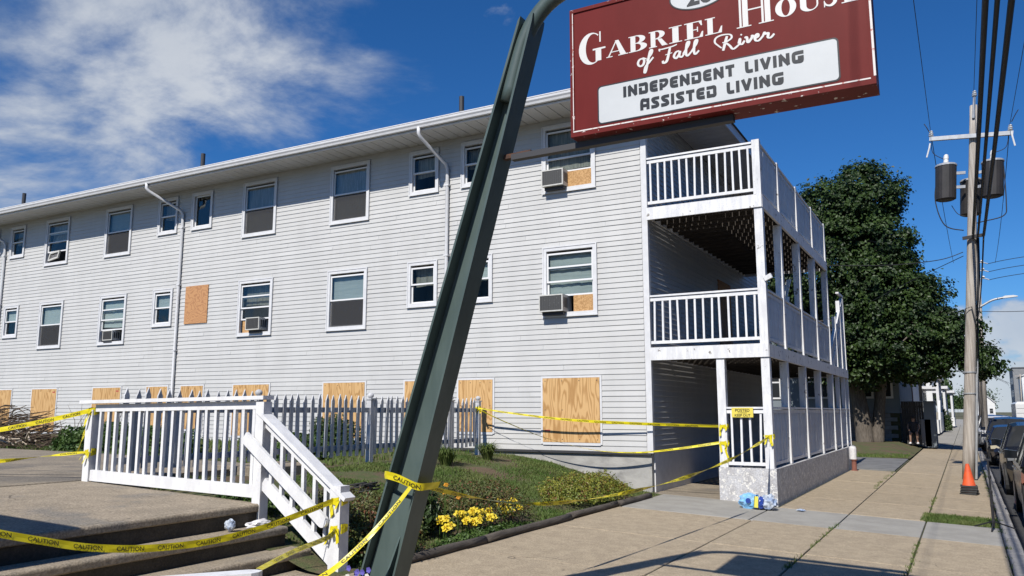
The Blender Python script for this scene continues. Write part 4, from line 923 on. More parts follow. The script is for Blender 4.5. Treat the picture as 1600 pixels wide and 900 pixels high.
rl = thing('stair_railing', 'white timber railing along the landing and down the far side of the steps', 'railing', (-7.6, YR, .5))
rlo = worldloc(rl)
def rpost(x0, x1, y0, y1, z0, z1): mb = MB(); mb.box(x0, x1, y0, y1, z0, z1); mb.build('post', M['white_paint'], rl)
rpost(-9.82, -9.70, YR - .06, YR + .06, .70, 1.615); rpost(-6.83, -6.71, YR - .06, YR + .06, .25, 1.70); rpost(-5.72, -5.58, YR - .07, YR + .07, -.02, .845)
mb = MB(); mb.bar((-9.95, YR - .005, 1.712), (-6.70, YR - .005, 1.745), .16, .042); mb.build('cap_rail', M['white_paint'], rl)
mb = MB(); mb.bar((-9.70, YR, 1.635), (-6.84, YR, 1.665), .045, .09); mb.build('sub_rail', M['white_paint'], rl)
mb = MB(); mb.bar((-9.695, YR - .02, .80), (-6.84, YR - .02, .735), .04, .135); mb.build('bottom_rail', M['white_paint'], rl)
bm_ = MB(); bm_.box(-.02, .02, -.02, .02, 0, 1); BAL2 = bm_.mesh('baluster', M['white_paint'])
NB = 19
for k in range(NB):
    u = (k + .7) / (NB + .1); x = -9.70 + 2.86 * u; zb_ = .835 - .065 * u
    inst(BAL2, 'baluster', rl, (x - rlo.x, random.uniform(-.003, .003), zb_ - rlo.z), (0, random.gauss(0, .010), random.gauss(0, .05)), (1, 1, .80 + .09 * u))
def zt(x): return 1.575 + (x + 6.77) * (.80 - 1.575) / 1.12
mb = MB(); mb.bar((-6.80, YR, zt(-6.80) + .005), (-5.52, YR, zt(-5.52) + .005), .155, .042); mb.build('sloping_cap', M['white_paint'], rl)
mb = MB(); mb.bar((-6.71, YR, zt(-6.71) - .065), (-5.72, YR, zt(-5.72) - .065), .042, .085); mb.build('sloping_rail', M['white_paint'], rl)
mb = MB(); mb.bar((-6.71, YR - .01, .83), (-5.70, YR - .01, .10), .045, .13); mb.build('bottom_rail', M['white_paint'], rl)
for k in range(6):
    x = -6.61 + k * .158; z0_ = .83 + (x + 6.71) * -.723 + .05; inst(BAL2, 'baluster', rl, (x - rlo.x, 0, z0_ - rlo.z), (0, random.gauss(0, .01), 0), (1, 1, zt(x) - .10 - z0_))
mb = MB(); hp = []
for k in range(9): a = R(90 - 22.5 * k); hp.append((.062 * math.cos(a), .062 * math.sin(a)))
d_ = Vector((1.03, -.735)).normalized(); nn = Vector((-d_.y, d_.x)); A_ = Vector((-6.93, 1.32)); B_ = A_ + d_ * 1.42
poly = [A_ + nn * .062] + [B_ + d_ * a + nn * b for a, b in hp] + [A_ - nn * .062]
mb.prism([(p.x, p.y) for p in poly], lambda u, v, d: (u, d, v), YR - .122, YR - .082); mb.build('handrail', M['white_paint'], rl)

nr = thing('near_rail', 'thick white weathered rail with rounded end at the bottom edge of the steps', 'railing', (-4.5, 3.8, 0))
mb = MB(); a = Vector((-4.235, 4.14)); b = Vector((-5.15, 2.95)); t_ = (b - a).normalized(); n_ = Vector((t_.y, -t_.x)) * .075
if n_.x < 0: n_ = -n_
pl_ = [a + t_ * .08, a + t_ * .03 + n_ * .3, a + n_ * .9, a + n_ * 1.6 + t_ * .03, a + n_ * 2 + t_ * .08, b + n_ * 2, b]
mb.prism([(p.x, p.y) for p in pl_], lambda u, v, d: (u, v, d), .49, .548); mb.build('rail', M['white_paint'], nr)
for u in (.16, .9):
    c_ = a.lerp(b, u) + n_; mb = MB(); mb.box(c_.x - .045, c_.x + .045, c_.y - .045, c_.y + .045, -.08, .489); mb.build('post', M['white_paint'], nr)
# canopy guessed and added out of view on the left so its roof shades the near end of the landing
cp = thing('shadow_canopy', 'flat canopy on posts added out of view to cast shade on the steps', 'canopy', (-9, 0, 0))
mb = MB(); mb.box(-12.5, -6.45, -3., 1.62, 3.28, 3.46); mb.build('roof', M['trim_white'], cp)
for x in (-12.2, -6.75):
    for y in (-2.7, 1.3): mb = MB(); mb.box(x - .09, x + .09, y - .09, y + .09, .0, 3.279); mb.build('post', M['white_paint'], cp)

# ------------------------------------------------------------------ picket fence
fn = thing('picket_fence', 'white picket fence toned grey for shade, with ball-topped posts running back to the wall', 'fence', (-9.37, 11, .7)); fo = worldloc(fn)
FX = -9.37
def fzb(y): return .835 + .0 * y if y > 9 else .86
q = MB(); q.prism([(-.036, 0), (.036, 0), (.036, .94), (.022, .97), (0, 1.035), (-.022, .97), (-.036, .94)], lambda u, v, d: (d, u, v), -.011, .011); pk_ = q.mesh('picket', M['fence_shaded_white'])
y = 6.68; fposts = [8.95, 11.62, 14.25, 15.33]
while y < 15.28:
    if min(abs(y - p) for p in fposts) > .075: inst(pk_, 'picket', fn, (FX + .035 - fo.x, y - fo.y, fzb(y) - fo.z + random.uniform(-.02, .02)), (random.gauss(0, .014), random.gauss(0, .01), 0))
    y += .1625
for z in (.975, 1.615):
    mb = MB(); mb.bar((FX - .005, 6.6, z), (FX - .005, 15.3, z), .035, .085); mb.build('rail', M['fence_shaded_white'], fn)
for yy in fposts:
    mb = MB(); mb.box(FX - .05, FX + .05, yy - .05, yy + .05, .58, 1.80); pp_ = mb.build('post', M['fence_shaded_white'], fn)
    mb = MB(); mb.box(FX - .065, FX + .065, yy - .065, yy + .065, 1.801, 1.825); mb.build('cap', M['fence_shaded_white'], pp_)
    mb = MB(); mb.lathe((FX, yy, 1.826), [(.02, 0), (.045, .012), (.058, .04), (.052, .07), (.028, .092), (.004, .1)], 12); mb.build('finial', M['fence_shaded_white'], pp_, smooth=True)

# ------------------------------------------------------------------ caution tape
CAU = text_mesh('CAUTION', .055, .0004)
CV = [(v.co.x, v.co.y) for v in CAU.vertices]; CF = [tuple(p.vertices) for p in CAU.polygons]
def catmull(P_, n=14):
    P_ = [Vector(p) for p in P_]; Q = []
    for i in range(len(P_) - 1):
        a = P_[max(i - 1, 0)]; b = P_[i]; c = P_[i + 1]; d = P_[min(i + 2, len(P_) - 1)]
        for k in range(n):
            t = k / n; Q.append(.5 * ((2 * b) + (c - a) * t + (2 * a - 5 * b + 4 * c - d) * t * t + (3 * b - a - 3 * c + d) * t ** 3))
    return Q + [P_[-1]]
def tape(pts, label, twist=None, width=.06, text=True, squeeze=None, knots=(), step=.37, phase=.1):
    Q = catmull(pts, 18); n = len(Q); L_ = [0.]
    for i in range(1, n): L_.append(L_[-1] + (Q[i] - Q[i - 1]).length)
    tot = L_[-1]; fr = []
    for i in range(n):
        t = (Q[min(i + 1, n - 1)] - Q[max(i - 1, 0)]).normalized(); s_ = t.cross(Vector((0, 0, 1))).normalized(); u = s_.cross(t).normalized(); x = L_[i] / tot
        a = twist(x) if twist else .15 * math.sin(x * 9 + phase * 20); wd = u * math.cos(a) + s_ * math.sin(a); k = squeeze(x) if squeeze else 1
        fr.append((Q[i], wd * width / 2 * k, wd.cross(t).normalized(), t))
    mb = MB(); vs_ = []
    for p, w_, nn, t in fr: vs_ += [p - w_, p + nn * .004 * math.sin(p.length * 40), p + w_]
    mb.add(vs_, [f for i in range(n - 1) for f in ((3 * i, 3 * i + 1, 3 * i + 4, 3 * i + 3), (3 * i + 1, 3 * i + 2, 3 * i + 5, 3 * i + 4))])
    ob = mb.build('caution_tape', M['tape_yellow']); tag(ob, label, 'tape', 'yellow caution tapes')
    def at(s_):
        s_ = min(max(s_, 0), tot - 1e-4); i = 0
        lo_, hi_ = 0, n - 1
        while hi_ - lo_ > 1:
            m_ = (lo_ + hi_) // 2
            if L_[m_] <= s_: lo_ = m_
            else: hi_ = m_
        f = (s_ - L_[lo_]) / max(1e-6, L_[lo_ + 1] - L_[lo_]); A, B = fr[lo_], fr[lo_ + 1]
        return A[0].lerp(B[0], f), A[1].lerp(B[1], f), A[2].lerp(B[2], f)
    if text:
        mt = MB(); s0 = .25
        sgn = 1
        while s0 < tot - .2:
            for side in (1, -1):
                vs_ = []
                for (x, y) in CV:
                    p, w_, nn = at(s0 + x * sgn * side); vs_.append(p + w_ * ((y - .0195) / .035) - nn * (.0052 * side))
                mt.add(vs_, CF)
            s0 += step
        stuff(mt.build('lettering', M['black_ink'], ob))
    for (kx, ky, kz, r) in knots:
        mk = MB(); rr = random.Random(int(kx * 100 + kz * 77))
        for j in range(3):
            zz = kz + (j - 1) * .022; ring = []
            for k in range(13):
                a = 2 * math.pi * k / 12; rad = r * (1 + .06 * rr.uniform(-1, 1)) / max(abs(math.cos(a)), abs(math.sin(a))) ** .8
                ring.append((kx + rad * math.cos(a), ky + rad * math.sin(a), zz + .012 * math.sin(a * 2 + j)))
            vs_ = []
            for p in ring: vs_ += [(p[0], p[1], p[2] - .016), (p[0] * 1.0, p[1], p[2] + .016)]
            mk.add(vs_, [(2 * k, 2 * k + 1, 2 * k + 3, 2 * k + 2) for k in range(12)])
        for j in range(3):
            a = rr.uniform(3.6, 5.8); p = Vector((kx + r * 1.15 * math.cos(a), ky + r * 1.15 * math.sin(a), kz)); e = p + Vector((rr.uniform(-.06, .06), -.03, -rr.uniform(.07, .20))); w_ = Vector((.018, 0, .012))
            mk.add([p - w_, p + w_, e + w_ * .9, e - w_ * 1.1], [(0, 1, 2, 3)])
        mk.build('knot', M['tape_yellow'], ob)
    return ob
rope = lambda x: .45 + .35 * math.sin(x * 23) ** 2
tw = lambda k, s=0.: (lambda x: s + k * x)
# sign post to porch corner post, twisted and sagging over the sidewalk
tape([(-3.74, 5.22, 1.04), (-3.73, 6.2, .84), (-3.66, 7.3, .70), (-3.55, 9.0, .655), (-3.45, 11., .69), (-3.34, 13., .82), (-3.24, 14.7, 1.02), (-3.21, 15.56, 1.13)], 'twisted yellow tape sagging from the leaning sign post to the porch corner post', tw(16), squeeze=lambda x: .45 + .4 * math.sin(x * 19) ** 2, knots=[(-3.228, 15.678, 1.13, .095)])
# round the sign post itself, then down to the lower left
tape([(-4.06, 5.235, 1.10), (-4.00, 5.20, 1.10), (-3.90, 5.20, 1.08), (-3.78, 5.22, 1.035), (-3.72, 5.24, 1.02), (-3.695, 5.30, 1.02), (-3.70, 5.47, 1.02)], 'yellow tape wound around the leaning green sign post', tw(.5), step=.2)
tape([(-3.79, 5.21, 1.02), (-3.90, 5.12, .84), (-4.03, 4.95, .62), (-4.17, 4.74, .43), (-4.30, 4.45, .33), (-4.4, 4.1, .40)], 'yellow tape running from the sign post down to the lower left', tw(1.2, .3), squeeze=lambda x: .5 + .5 * x)
tape([(-9.32, 15.24, 1.66), (-8.4, 15.28, 1.54), (-7.2, 15.33, 1.42), (-6., 15.42, 1.36), (-5.0, 15.5, 1.33), (-4.15, 15.58, 1.31)], 'upper yellow tape from the fence end post across the wall to the porch', tw(1.2, -.6), squeeze=lambda x: .5 + .5 * min(1, x * 1.6), knots=[(-9.37, 15.33, 1.66, .062), (-4.072, 15.678, 1.31, .09)], phase=.4)
tape([(-9.32, 15.24, 1.64), (-8.6, 15.22, 1.36), (-7.6, 15.22, 1.03), (-6.6, 15.3, .82), (-5.7, 15.4, .79), (-4.9, 15.5, .88), (-4.15, 15.58, 1.00)], 'lower yellow tape sagging from the fence end post to the porch', tw(2.6, .3), squeeze=lambda x: .45 + .4 * x, knots=[(-4.072, 15.678, 1.00, .09)])
tape([(-4.0, 15.55, 1.01), (-4.03, 15.56, .9), (-3.98, 15.57, .72)], 'short loose end of yellow tape hanging from the left porch post', text=False, squeeze=lambda x: .6)
tape([(-9.76, YR - .07, 1.60), (-10.2, 6.32, 1.50), (-10.9, 6.0, 1.355), (-11.8, 5.6, 1.22), (-13.2, 5.0, 1.10)], 'upper yellow tape leading left from the railing end post', tw(.5), knots=[(-9.76, YR, 1.595, .068)])
tape([(-9.86, YR + .02, 1.58), (-9.93, YR + .03, 1.42), (-9.97, YR, 1.22), (-10.02, YR - .02, 1.06)], 'loose tail of yellow tape hanging behind the railing end post', tw(1.5), squeeze=lambda x: .5 + .5 * x)
tape([(-9.76, YR - .07, 1.085), (-10.3, 6.3, 1.03), (-11.2, 5.9, .93), (-12.4, 5.4, .86)], 'lower yellow tape leading left from the railing end post', tw(7), squeeze=lambda x: .45 + .4 * math.sin(x * 12) ** 2, knots=[(-9.76, YR, 1.085, .068)])
tape([(-5.66, YR - .08, .70), (-5.78, 6.1, .595), (-5.88, 5.75, .51), (-5.95, 5.2, .455), (-6.0, 4.6, .475), (-6.02, 4.1, .55), (-6.02, 3.7, .655), (-6.02, 3.25, .79), (-6.0, 2.6, 1.0)], 'long yellow tape sagging across the front of the steps', tw(.8, -.2), knots=[(-5.65, YR, .70, .08)], phase=.7)
tape([(-5.62, YR - .08, .42), (-5.3, 6.0, .43), (-4.85, 5.1, .475), (-4.30, 4.18, .53)], 'yellow tape from the lower end of the stair railing to the near rail', tw(1.0, .3), squeeze=lambda x: .75, knots=[(-5.65, YR, .425, .08)])
tape([(-5.9, 3.05, .93), (-5.0, 2.72, .82), (-4.55, 2.5, .775), (-4.15, 2.37, .74), (-3.6, 2.2, .71)], 'short length of yellow tape crossing the bottom left corner', tw(.4))

# litter on the second step
def crumple(name, c, r, mat, label, seed, sq=.6):
    bm = bmesh.new(); bmesh.ops.create_icosphere(bm, subdivisions=3, radius=1)
    for v in bm.verts:
        d = 1 + .38 * mnoise.noise(v.co * 2.1 + Vector((seed, 0, 0))) + .2 * mnoise.noise(v.co * 5 + Vector((seed, 3, 0)))
        v.co = Vector((v.co.x * r[0] * d, v.co.y * r[1] * d, v.co.z * r[2] * d))
    zmin = min(v.co.z for v in bm.verts)
    for v in bm.verts: v.co.z -= zmin
    me = bpy.data.meshes.new(name); bm.to_mesh(me); bm.free(); me.materials.append(M[mat])
    o = inst(me, name, None, c); return tag(o, label, 'litter')
crumple('plastic_cup', (-6.60, 6.0, .388), (.05, .05, .055), 'plastic_clear', 'small crumpled clear plastic cup on the second step', 2)
crumple('plastic_bag', (-6.52, 6.32, .388), (.09, .16, .045), 'plastic_white', 'flattened white plastic bag on the second step by the railing', 5)

# ------------------------------------------------------------------ planting
def leafmesh(samples, size, rnd, aspect=.6, up=.35, jitter=.9):
    """samples: (point, outward normal); each becomes a folded diamond leaf"""
    mb = MB()
    for p, nrm in samples:
        nv = (nrm + Vector((rnd.gauss(0, jitter), rnd.gauss(0, jitter), rnd.gauss(0, jitter) + up))).normalized()
        t = nv.cross(Vector((rnd.gauss(0, 1), rnd.gauss(0, 1), rnd.gauss(0, 1)))).normalized(); b = nv.cross(t); s_ = size * rnd.uniform(.6, 1.3)
        a = p - t * s_ * .5; c = p + t * s_ * .5; l = p + b * s_ * aspect * .5 + nv * s_ * .12; r = p - b * s_ * aspect * .5 + nv * s_ * .12
        mb.add([a, l, c, r], [(0, 1, 2), (0, 2, 3)])
    return mb
def mound(name, label, c, rad, n, leaf, mat, seed, zbase=0., stems=True, cat='shrub', group=None, lump=.25, shell=.55, aspect=.6):
    rnd = random.Random(seed); t = thing(name, label, cat, c, group); C_ = Vector(c); S = []
    while len(S) < n:
        d = Vector((rnd.gauss(0, 1), rnd.gauss(0, 1), abs(rnd.gauss(0, 1)))).normalized()
        k = 1 + lump * mnoise.noise(d * 2.4 + Vector((seed, 0, 0))) + lump * .7 * mnoise.noise(d * 6 + Vector((0, seed, 0)))
        u = (shell + (1 - shell) * rnd.random()) * k
        p = Vector((d.x * rad[0] * u, d.y * rad[1] * u, d.z * rad[2] * u + zbase)) + C_
        S.append((p, d))
    leafmesh(S, leaf, rnd, aspect).build('foliage', M[mat], t)
    if stems:
        mb = MB()
        for k in range(12):
            a = rnd.uniform(0, 6.28); r = rnd.uniform(.3, .75); e = C_ + Vector((math.cos(a) * rad[0] * r, math.sin(a) * rad[1] * r, rad[2] * rnd.uniform(.6, .95) + zbase))
            s_ = C_ + Vector((math.cos(a) * rad[0] * .15, math.sin(a) * rad[1] * .15, -.08)); mb.tube([s_, s_.lerp(e, .5) + Vector((0, 0, .03)), e], [.012, .009, .004], 5)
        mb.build('stems', M['twig'], t)
    return t
mound('barberry_shrub', 'low russet shrub between the white stair railing and the leaning post', (-5.75, 7.3, .08), (.52, .55, .62), 5200, .040, 'leaf_russet', 21)
mound('barberry_shrub', 'dark green and russet shrub behind the foot of the stair railing', (-6.45, 7.55, .25), (.55, .60, .50), 4200, .042, 'leaf_russet', 22)
mound('barberry_shrub', 'broad reddish brown shrub right of the leaning post above the yellow flowers', (-6.15, 10.0, .15), (.72, 1.15, .50), 9500, .038, 'leaf_russet', 23)
mound('spirea_shrub', 'yellow-green mounded shrub with red tips near the wall corner', (-5.98, 13.4, .10), (.68, 1.5, .44), 12000, .042, 'leaf_lime', 24)
mound('leafy_plant', 'dark green leafy plant just right of the leaning post', (-6.02, 8.45, .14), (.26, .34, .60), 1500, .085, 'leaf_dark', 25, aspect=.38)
mound('leafy_plant', 'dark green leafy plant behind the leaning post', (-6.35, 8.9, .22), (.30, .35, .55), 1300, .085, 'leaf_dark', 26, aspect=.38)
mound('ground_cover', 'low dark green ground cover at the timber edging under the yellow flowers', (-5.52, 9.2, .0), (.17, 1.25, .13), 2600, .05, 'leaf_green', 27, stems=False, cat='ground cover')
mound('round_bush', 'dark green bush behind the picket fence in front of a plywood board', (-12.0, 13.6, .72), (.75, .6, .80), 4200, .085, 'leaf_dark', 28)
mound('green_bush', 'spreading green bush between the brush pile and the white railing', (-15.6, 10.7, .75), (1.35, .7, .62), 8500, .095, 'leaf_green', 29)
mound('green_bush', 'small green bush right behind the end post of the white railing', (-13.6, 10.6, .74), (.95, .6, .58), 5200, .09, 'leaf_green', 30)
mound('green_bush', 'low green bush behind the picket fence beside the walkway slab', (-10.9, 11.3, .72), (.7, .7, .45), 3500, .08, 'leaf_green', 33)
mound('low_weed_clump', 'clump of low weeds under the white landing railing', (-7.5, 7.1, .50), (.55, .25, .16), 1500, .05, 'leaf_green', 31, stems=False, cat='weeds')
mound('low_weed_clump', 'clump of weeds at the foot of the sloping stair railing', (-5.78, 6.80, .02), (.20, .20, .28), 900, .05, 'leaf_green', 32, stems=False, cat='weeds')
def tuft(c, label, seed, h=.40, n=230, r=.09, mat='grass_blade'):
    rnd = random.Random(seed); mb = MB(); C_ = Vector(c)
    for _ in range(n):
        a = rnd.uniform(0, 6.28); r0 = rnd.uniform(0, r); hh = h * rnd.uniform(.6, 1.1); out = rnd.uniform(.35, 1.15) * h; w = .008
        p0 = C_ + Vector((math.cos(a) * r0, math.sin(a) * r0, 0)); p1 = p0 + Vector((math.cos(a) * out * .35, math.sin(a) * out * .35, hh * .75)); p2 = p0 + Vector((math.cos(a) * out, math.sin(a) * out, hh * rnd.uniform(.45, 1.0)))
        sd = Vector((-math.sin(a), math.cos(a), 0)) * w
        mb.add([p0 - sd, p0 + sd, p1 + sd, p1 - sd, p2], [(0, 1, 2, 3), (3, 2, 4)])
    return tag(mb.build('grass_clump', M[mat]), label, 'plant')
tuft((-8.45, 12.7, .60), 'arching clump of long grass leaves just right of the leaning post', 41)
tuft((-8.50, 14.3, .62), 'arching clump of long grass leaves at the end post of the picket fence', 42)
tuft((-8.75, 11.9, .62), 'thin grass clump beside the picket fence post', 43, h=.3, n=70)
# yellow flowers: each a head of ruffled petals on a stem
def flower(c, r, mat, name, label, group, seed, stem=True, centre='flower_orange'):
    rnd = random.Random(seed); t = thing(name, label, 'flower', (c[0], c[1], c[2]), group); mb = MB(); C_ = Vector(c)
    ax = Vector((rnd.uniform(.1, .6), rnd.uniform(-1.0, -.3), rnd.uniform(.2, .8))).normalized(); t1 = ax.cross(Vector((0, 0, 1))).normalized(); t2 = ax.cross(t1)
    for ring in range(3):
        m = 6 - ring
        for k in range(m):
            a = 2 * math.pi * k / m + ring * .5 + rnd.uniform(-.2, .2); d = t1 * math.cos(a) + t2 * math.sin(a); e = t1 * -math.sin(a) + t2 * math.cos(a)
            rr = r * (1 - .25 * ring) * rnd.uniform(.8, 1.15); lift = ax * (r * (.1 + .32 * ring)); b0 = C_ + d * r * .08 + ax * .02
            mb.add([b0, C_ + d * rr * .6 + e * rr * .36 + lift, C_ + d * rr + lift * .7 + ax * rnd.uniform(-.1, .2) * r, C_ + d * rr * .6 - e * rr * .36 + lift], [(0, 1, 2, 3)])
    mb.build('petals', M[mat], t)
    mb = MB(); mb.lathe((C_ + ax * r * .35)[:], [(r * .02, -r * .1), (r * .16, 0), (r * .02, r * .1)], 7); mb.build('centre', M[centre], t)
    if stem:
        mb = MB(); g = Vector((C_.x - .02, C_.y + .02, bank(C_.x) - .05)); mb.tube([g, g.lerp(C_, .6) + Vector((0, 0, .02)), C_], .005, 5); mb.build('stem', M['leaf_green'], t)
    return t
fl = random.Random(99); names = ['leftmost', 'second', 'third', 'fourth', 'fifth', 'sixth', 'seventh', 'eighth', 'ninth', 'tenth', 'eleventh', 'twelfth', 'thirteenth', 'rightmost']
fy = [8.50, 8.56, 8.92, 8.98, 9.06, 9.16, 9.26, 9.40, 9.50, 9.62, 9.95, 10.05, 10.18, 10.30]
for i, yy in enumerate(fy):
    for j in range(2):
        flower((-5.62 - .10 * j + fl.uniform(-.04, .05), yy + fl.uniform(-.03, .03), .20 + .085 * j + fl.uniform(-.02, .03) + (.03 if i > 9 else 0)), .068, 'flower_yellow', 'yellow_flower',
               '%s yellow flower of the %s row by the timber edging' % ('%s' % names[i], 'front' if j == 0 else 'back'), 'yellow flowers by the timber edging', 200 + i * 2 + j)
for i, (x, y, z) in enumerate(((-6.36, 8.75, .78), (-6.30, 8.95, .84), (-6.42, 8.6, .72), (-5.78, 8.70, .68), (-5.70, 8.55, .60), (-5.66, 8.8, .52))):
    flower((x, y, z), .035, 'flower_orange', 'orange_flower', ('orange blossom left of the leaning post, lower one', 'orange blossom left of the leaning post, topmost', 'orange blossom left of the leaning post, outermost', 'orange blossom right of the leaning post, topmost', 'orange blossom right of the leaning post, middle', 'orange blossom right of the leaning post, lowest')[i], 'orange blossoms', 300 + i)
t = thing('bouquet', 'small bouquet of purple and white flowers against the foot of the leaning post', 'bouquet', (-4.22, 5.16, -.06))
rb = random.Random(5)
for k in range(16):
    c_ = Vector((-4.24 + rb.uniform(-.09, .10), 5.16 + rb.uniform(-.06, .05), .33 + rb.uniform(-.12, .06))); mb = MB()
    for j in range(5):
        a = j * 1.256; d = Vector((math.cos(a), -.3, math.sin(a))) * .026; e = Vector((-math.sin(a), 0, math.cos(a))) * .013; mb.add([c_, c_ + d * .6 + e, c_ + d, c_ + d * .6 - e], [(0, 1, 2, 3)])
    mb.build('blossom', M['flower_white' if k % 4 == 3 else 'flower_purple'], t)
mb = MB()
for k in range(14): mb.tube([(-4.24 + rb.uniform(-.02, .02), 5.17, -.05), (-4.24 + rb.uniform(-.08, .09), 5.17 + rb.uniform(-.05, .04), .28)], .004, 4)
mb.build('stems', M['leaf_green'], t)
mb = MB(); mb.lathe((-4.24, 5.16, -.058), [(.03, 0), (.045, .1), (.06, .2), (.055, .2)], 10); mb.build('wrap', M['plastic_white'], t)
# timber edging, one log after another
y = 6.7
while y < 14.6:
    l = min(random.uniform(1.9, 2.5), 14.9 - y); x = -5.32 + .02 * math.sin(y) ; mb = MB(); pts = []
    for k in range(7): yy = y + .01 + (l - .02) * k / 6; pts.append((x + .012 * hn(yy, 1, 2.), yy, .03 + .012 * hn(yy, 5, 2.)))
    mb.tube(pts, [.054 + .008 * hn(p[1], 9, 3.) for p in pts], 9)
    nm = {0: 'nearest', 1: 'second', 2: 'third', 3: 'farthest'}[min(3, int((y - 6.7) / 2.0))]
    tag(mb.build('edging_timber', M['timber'], smooth=True), '%s weathered round timber edging the garden bed along the sidewalk' % nm, 'timber', 'timber edging'); y += l
# coiled dark hose / slate pieces in the bed
mb = MB(); pts = []
for k in range(90): a = k * .35; r = .22 + .04 * math.sin(k * .9); pts.append((-7.35 + r * 1.5 * math.cos(a), 8.8 + r * math.sin(a), bank(-7.35 - r * math.cos(a)) + .02 + .0012 * k))
mb.tube(pts, .012, 6); tag(mb.build('garden_hose', M['rubber'], smooth=True), 'coiled black hose lying on the bank behind the stair railing', 'hose')
# brush pile at the far left
rb = random.Random(77); t = thing('brush_pile', 'heap of brown cut branches beside the walkway at the far left', 'brush pile', (-18.6, 10.6, .85)); mb = MB()
for k in range(620):
    a = rb.uniform(0, 3.14); u = rb.gauss(0, 1.0); v = rb.gauss(0, .5); h = max(0, 1.0 - (u / 2.0) ** 2 - (v / 1.1) ** 2) * .85; z = .85 + rb.uniform(0, h + .02); l = rb.uniform(.3, 1.1)
    c_ = Vector((-19.0 + u, 10.6 + v, z)); d = Vector((math.cos(a), math.sin(a), rb.gauss(.1, .22))) * l / 2; r = rb.choice([.004, .006, .009, .014])
    mb.tube([c_ - d, c_ + Vector((rb.gauss(0, .04), rb.gauss(0, .04), rb.gauss(.03, .03))), c_ + d], [r, r, r * .5], 4)
mb.build('branches', M['twig'], t)
mb = MB()
for k in range(14):
    c_ = Vector((-17.6 + rb.gauss(0, .5), 10.0 + rb.gauss(0, .2), .95 + rb.uniform(0, .2))); a = rb.uniform(0, 3.14); d = Vector((math.cos(a), math.sin(a) * .4, rb.gauss(0, .3))) * rb.uniform(.15, .3); mb = MB(); mb.tube([c_ - d, c_ + d], .02, 5); mb.build('cut_wood', M['twig_pale'], t)
mb = MB()
for k in range(26):
    x = -16 + rb.uniform(-1.2, 1.8); p = Vector((x, 11 + rb.uniform(-.3, .3), 1.0)); q_ = p + Vector((rb.gauss(0, .35), rb.gauss(0, .2), rb.uniform(.35, .85))); mb.tube([p, p.lerp(q_, .5) + Vector((rb.gauss(0, .08), 0, .03)), q_], [.01, .007, .002], 4)
mb.build('thin_twigs', M['twig'], t)

# ------------------------------------------------------------------ street furniture
pol = thing('utility_pole', 'weathered wooden utility pole with crossarm and three transformers beside the kerb', 'utility pole', (-.03, 25.3, -.25)); PX, PY = -.07, 25.3
mb = MB(); pts = [(PX + .006 * k, PY, -.3 + 10.4 * k / 12) for k in range(13)]; mb.tube(pts, [.158 - .0052 * k for k in range(13)], 14); mb.build('shaft', M['pole_wood'], pol, smooth=True)
mb = MB(); mb.bar((PX - 1.02, PY - .16, 9.26), (PX + 1.02, PY - .16, 9.10), .09, .11); mb.build('crossarm', M['galvanised'], pol)
mb = MB(); mb.tube([(PX + .07, PY - .12, 9.7), (PX + .09, PY - .12, 10.3)], .035, 8); mb.build('top_bracket', M['galvanised'], pol)
ins = [(PX - .98, PY - .16, 9.32), (PX + .95, PY - .16, 9.17), (PX + .09, PY - .12, 10.31)]
for c_ in ins:
    mb = MB(); mb.lathe(c_, [(.03, 0), (.075, .03), (.03, .06), (.07, .09), (.03, .12), (.055, .15), (.02, .18)], 10); mb.build('insulator', M['porcelain'], pol)
for sx in (-1.0, .98):
    mb = MB(); mb.tube([(PX + sx, PY - .2, 9.12), (PX + sx * 1.02, PY - .22, 8.98), (PX + sx * 1.08, PY - .22, 8.72)], .022, 6); mb.build('fuse_cutout', M['porcelain'], pol)
    mb = MB(); mb.tube([(PX + sx, PY - .16, 9.42), (PX + sx * 1.1, PY - .2, 9.62), (PX + sx * 1.16, PY - .2, 9.72)], .012, 5); mb.build('jumper', M['wire'], pol)
for (tx, ty, tz) in ((PX - .60, PY - .05, 7.45), (PX + .54, PY - .05, 7.40), (PX + .02, PY + .42, 7.05)):
    mb = MB(); mb.lathe((tx, ty, tz), [(.20, 0), (.265, .03), (.27, .95), (.262, .97)], 20); tf = mb.build('transformer', M['transformer'], pol, smooth=False)
    mb = MB(); mb.lathe((tx, ty, tz + .971), [(.285, 0), (.285, .03), (.26, .06), (.05, .10)], 20); mb.build('lid', M['galvanised'], tf)
    mb = MB(); mb.lathe((tx, ty, tz + 1.06), [(.06, 0), (.07, .05), (.06, .1), (.07, .15), (.06, .24), (.03, .27)], 10); mb.build('bushing', M['porcelain'], tf)
    s_ = 1 if tx < PX else -1
    for zz in (.35, .75):
        if ty < PY: mb = MB(); mb.bar((tx + s_ * .26, ty, tz + zz), (PX - s_ * .12, PY, tz + zz), .05, .08); mb.build('bracket', M['galvanised'], tf)
def wire(pts, r, name, label, parent=None, seg=6):
    mb = MB(); mb.tube(catmull(pts, 8), r, seg)
    o = mb.build(name, M['wire'], parent, smooth=True)
    if parent is None: tag(o, label, 'wire', 'overhead wires')
    return o
wire([(PX - .80, PY - .05, 8.25), (PX - .86, PY - .1, 7.5), (PX - .62, PY - .1, 6.75), (PX - .15, PY - .05, 6.55)], .016, 'drop_cable', '', pol)
wire([(PX + .80, PY - .05, 8.25), (PX + .86, PY - .1, 7.2), (PX + .8, PY - .1, 6.85), (PX + .3, PY - .05, 6.75), (PX + .1, PY, 6.72)], .016, 'drop_cable', '', pol)
wire([(PX - .98, PY - .1, 9.2), (PX - .92, PY - .1, 8.85), (PX - .60, PY - .05, 8.62)], .010, 'jumper', '', pol)
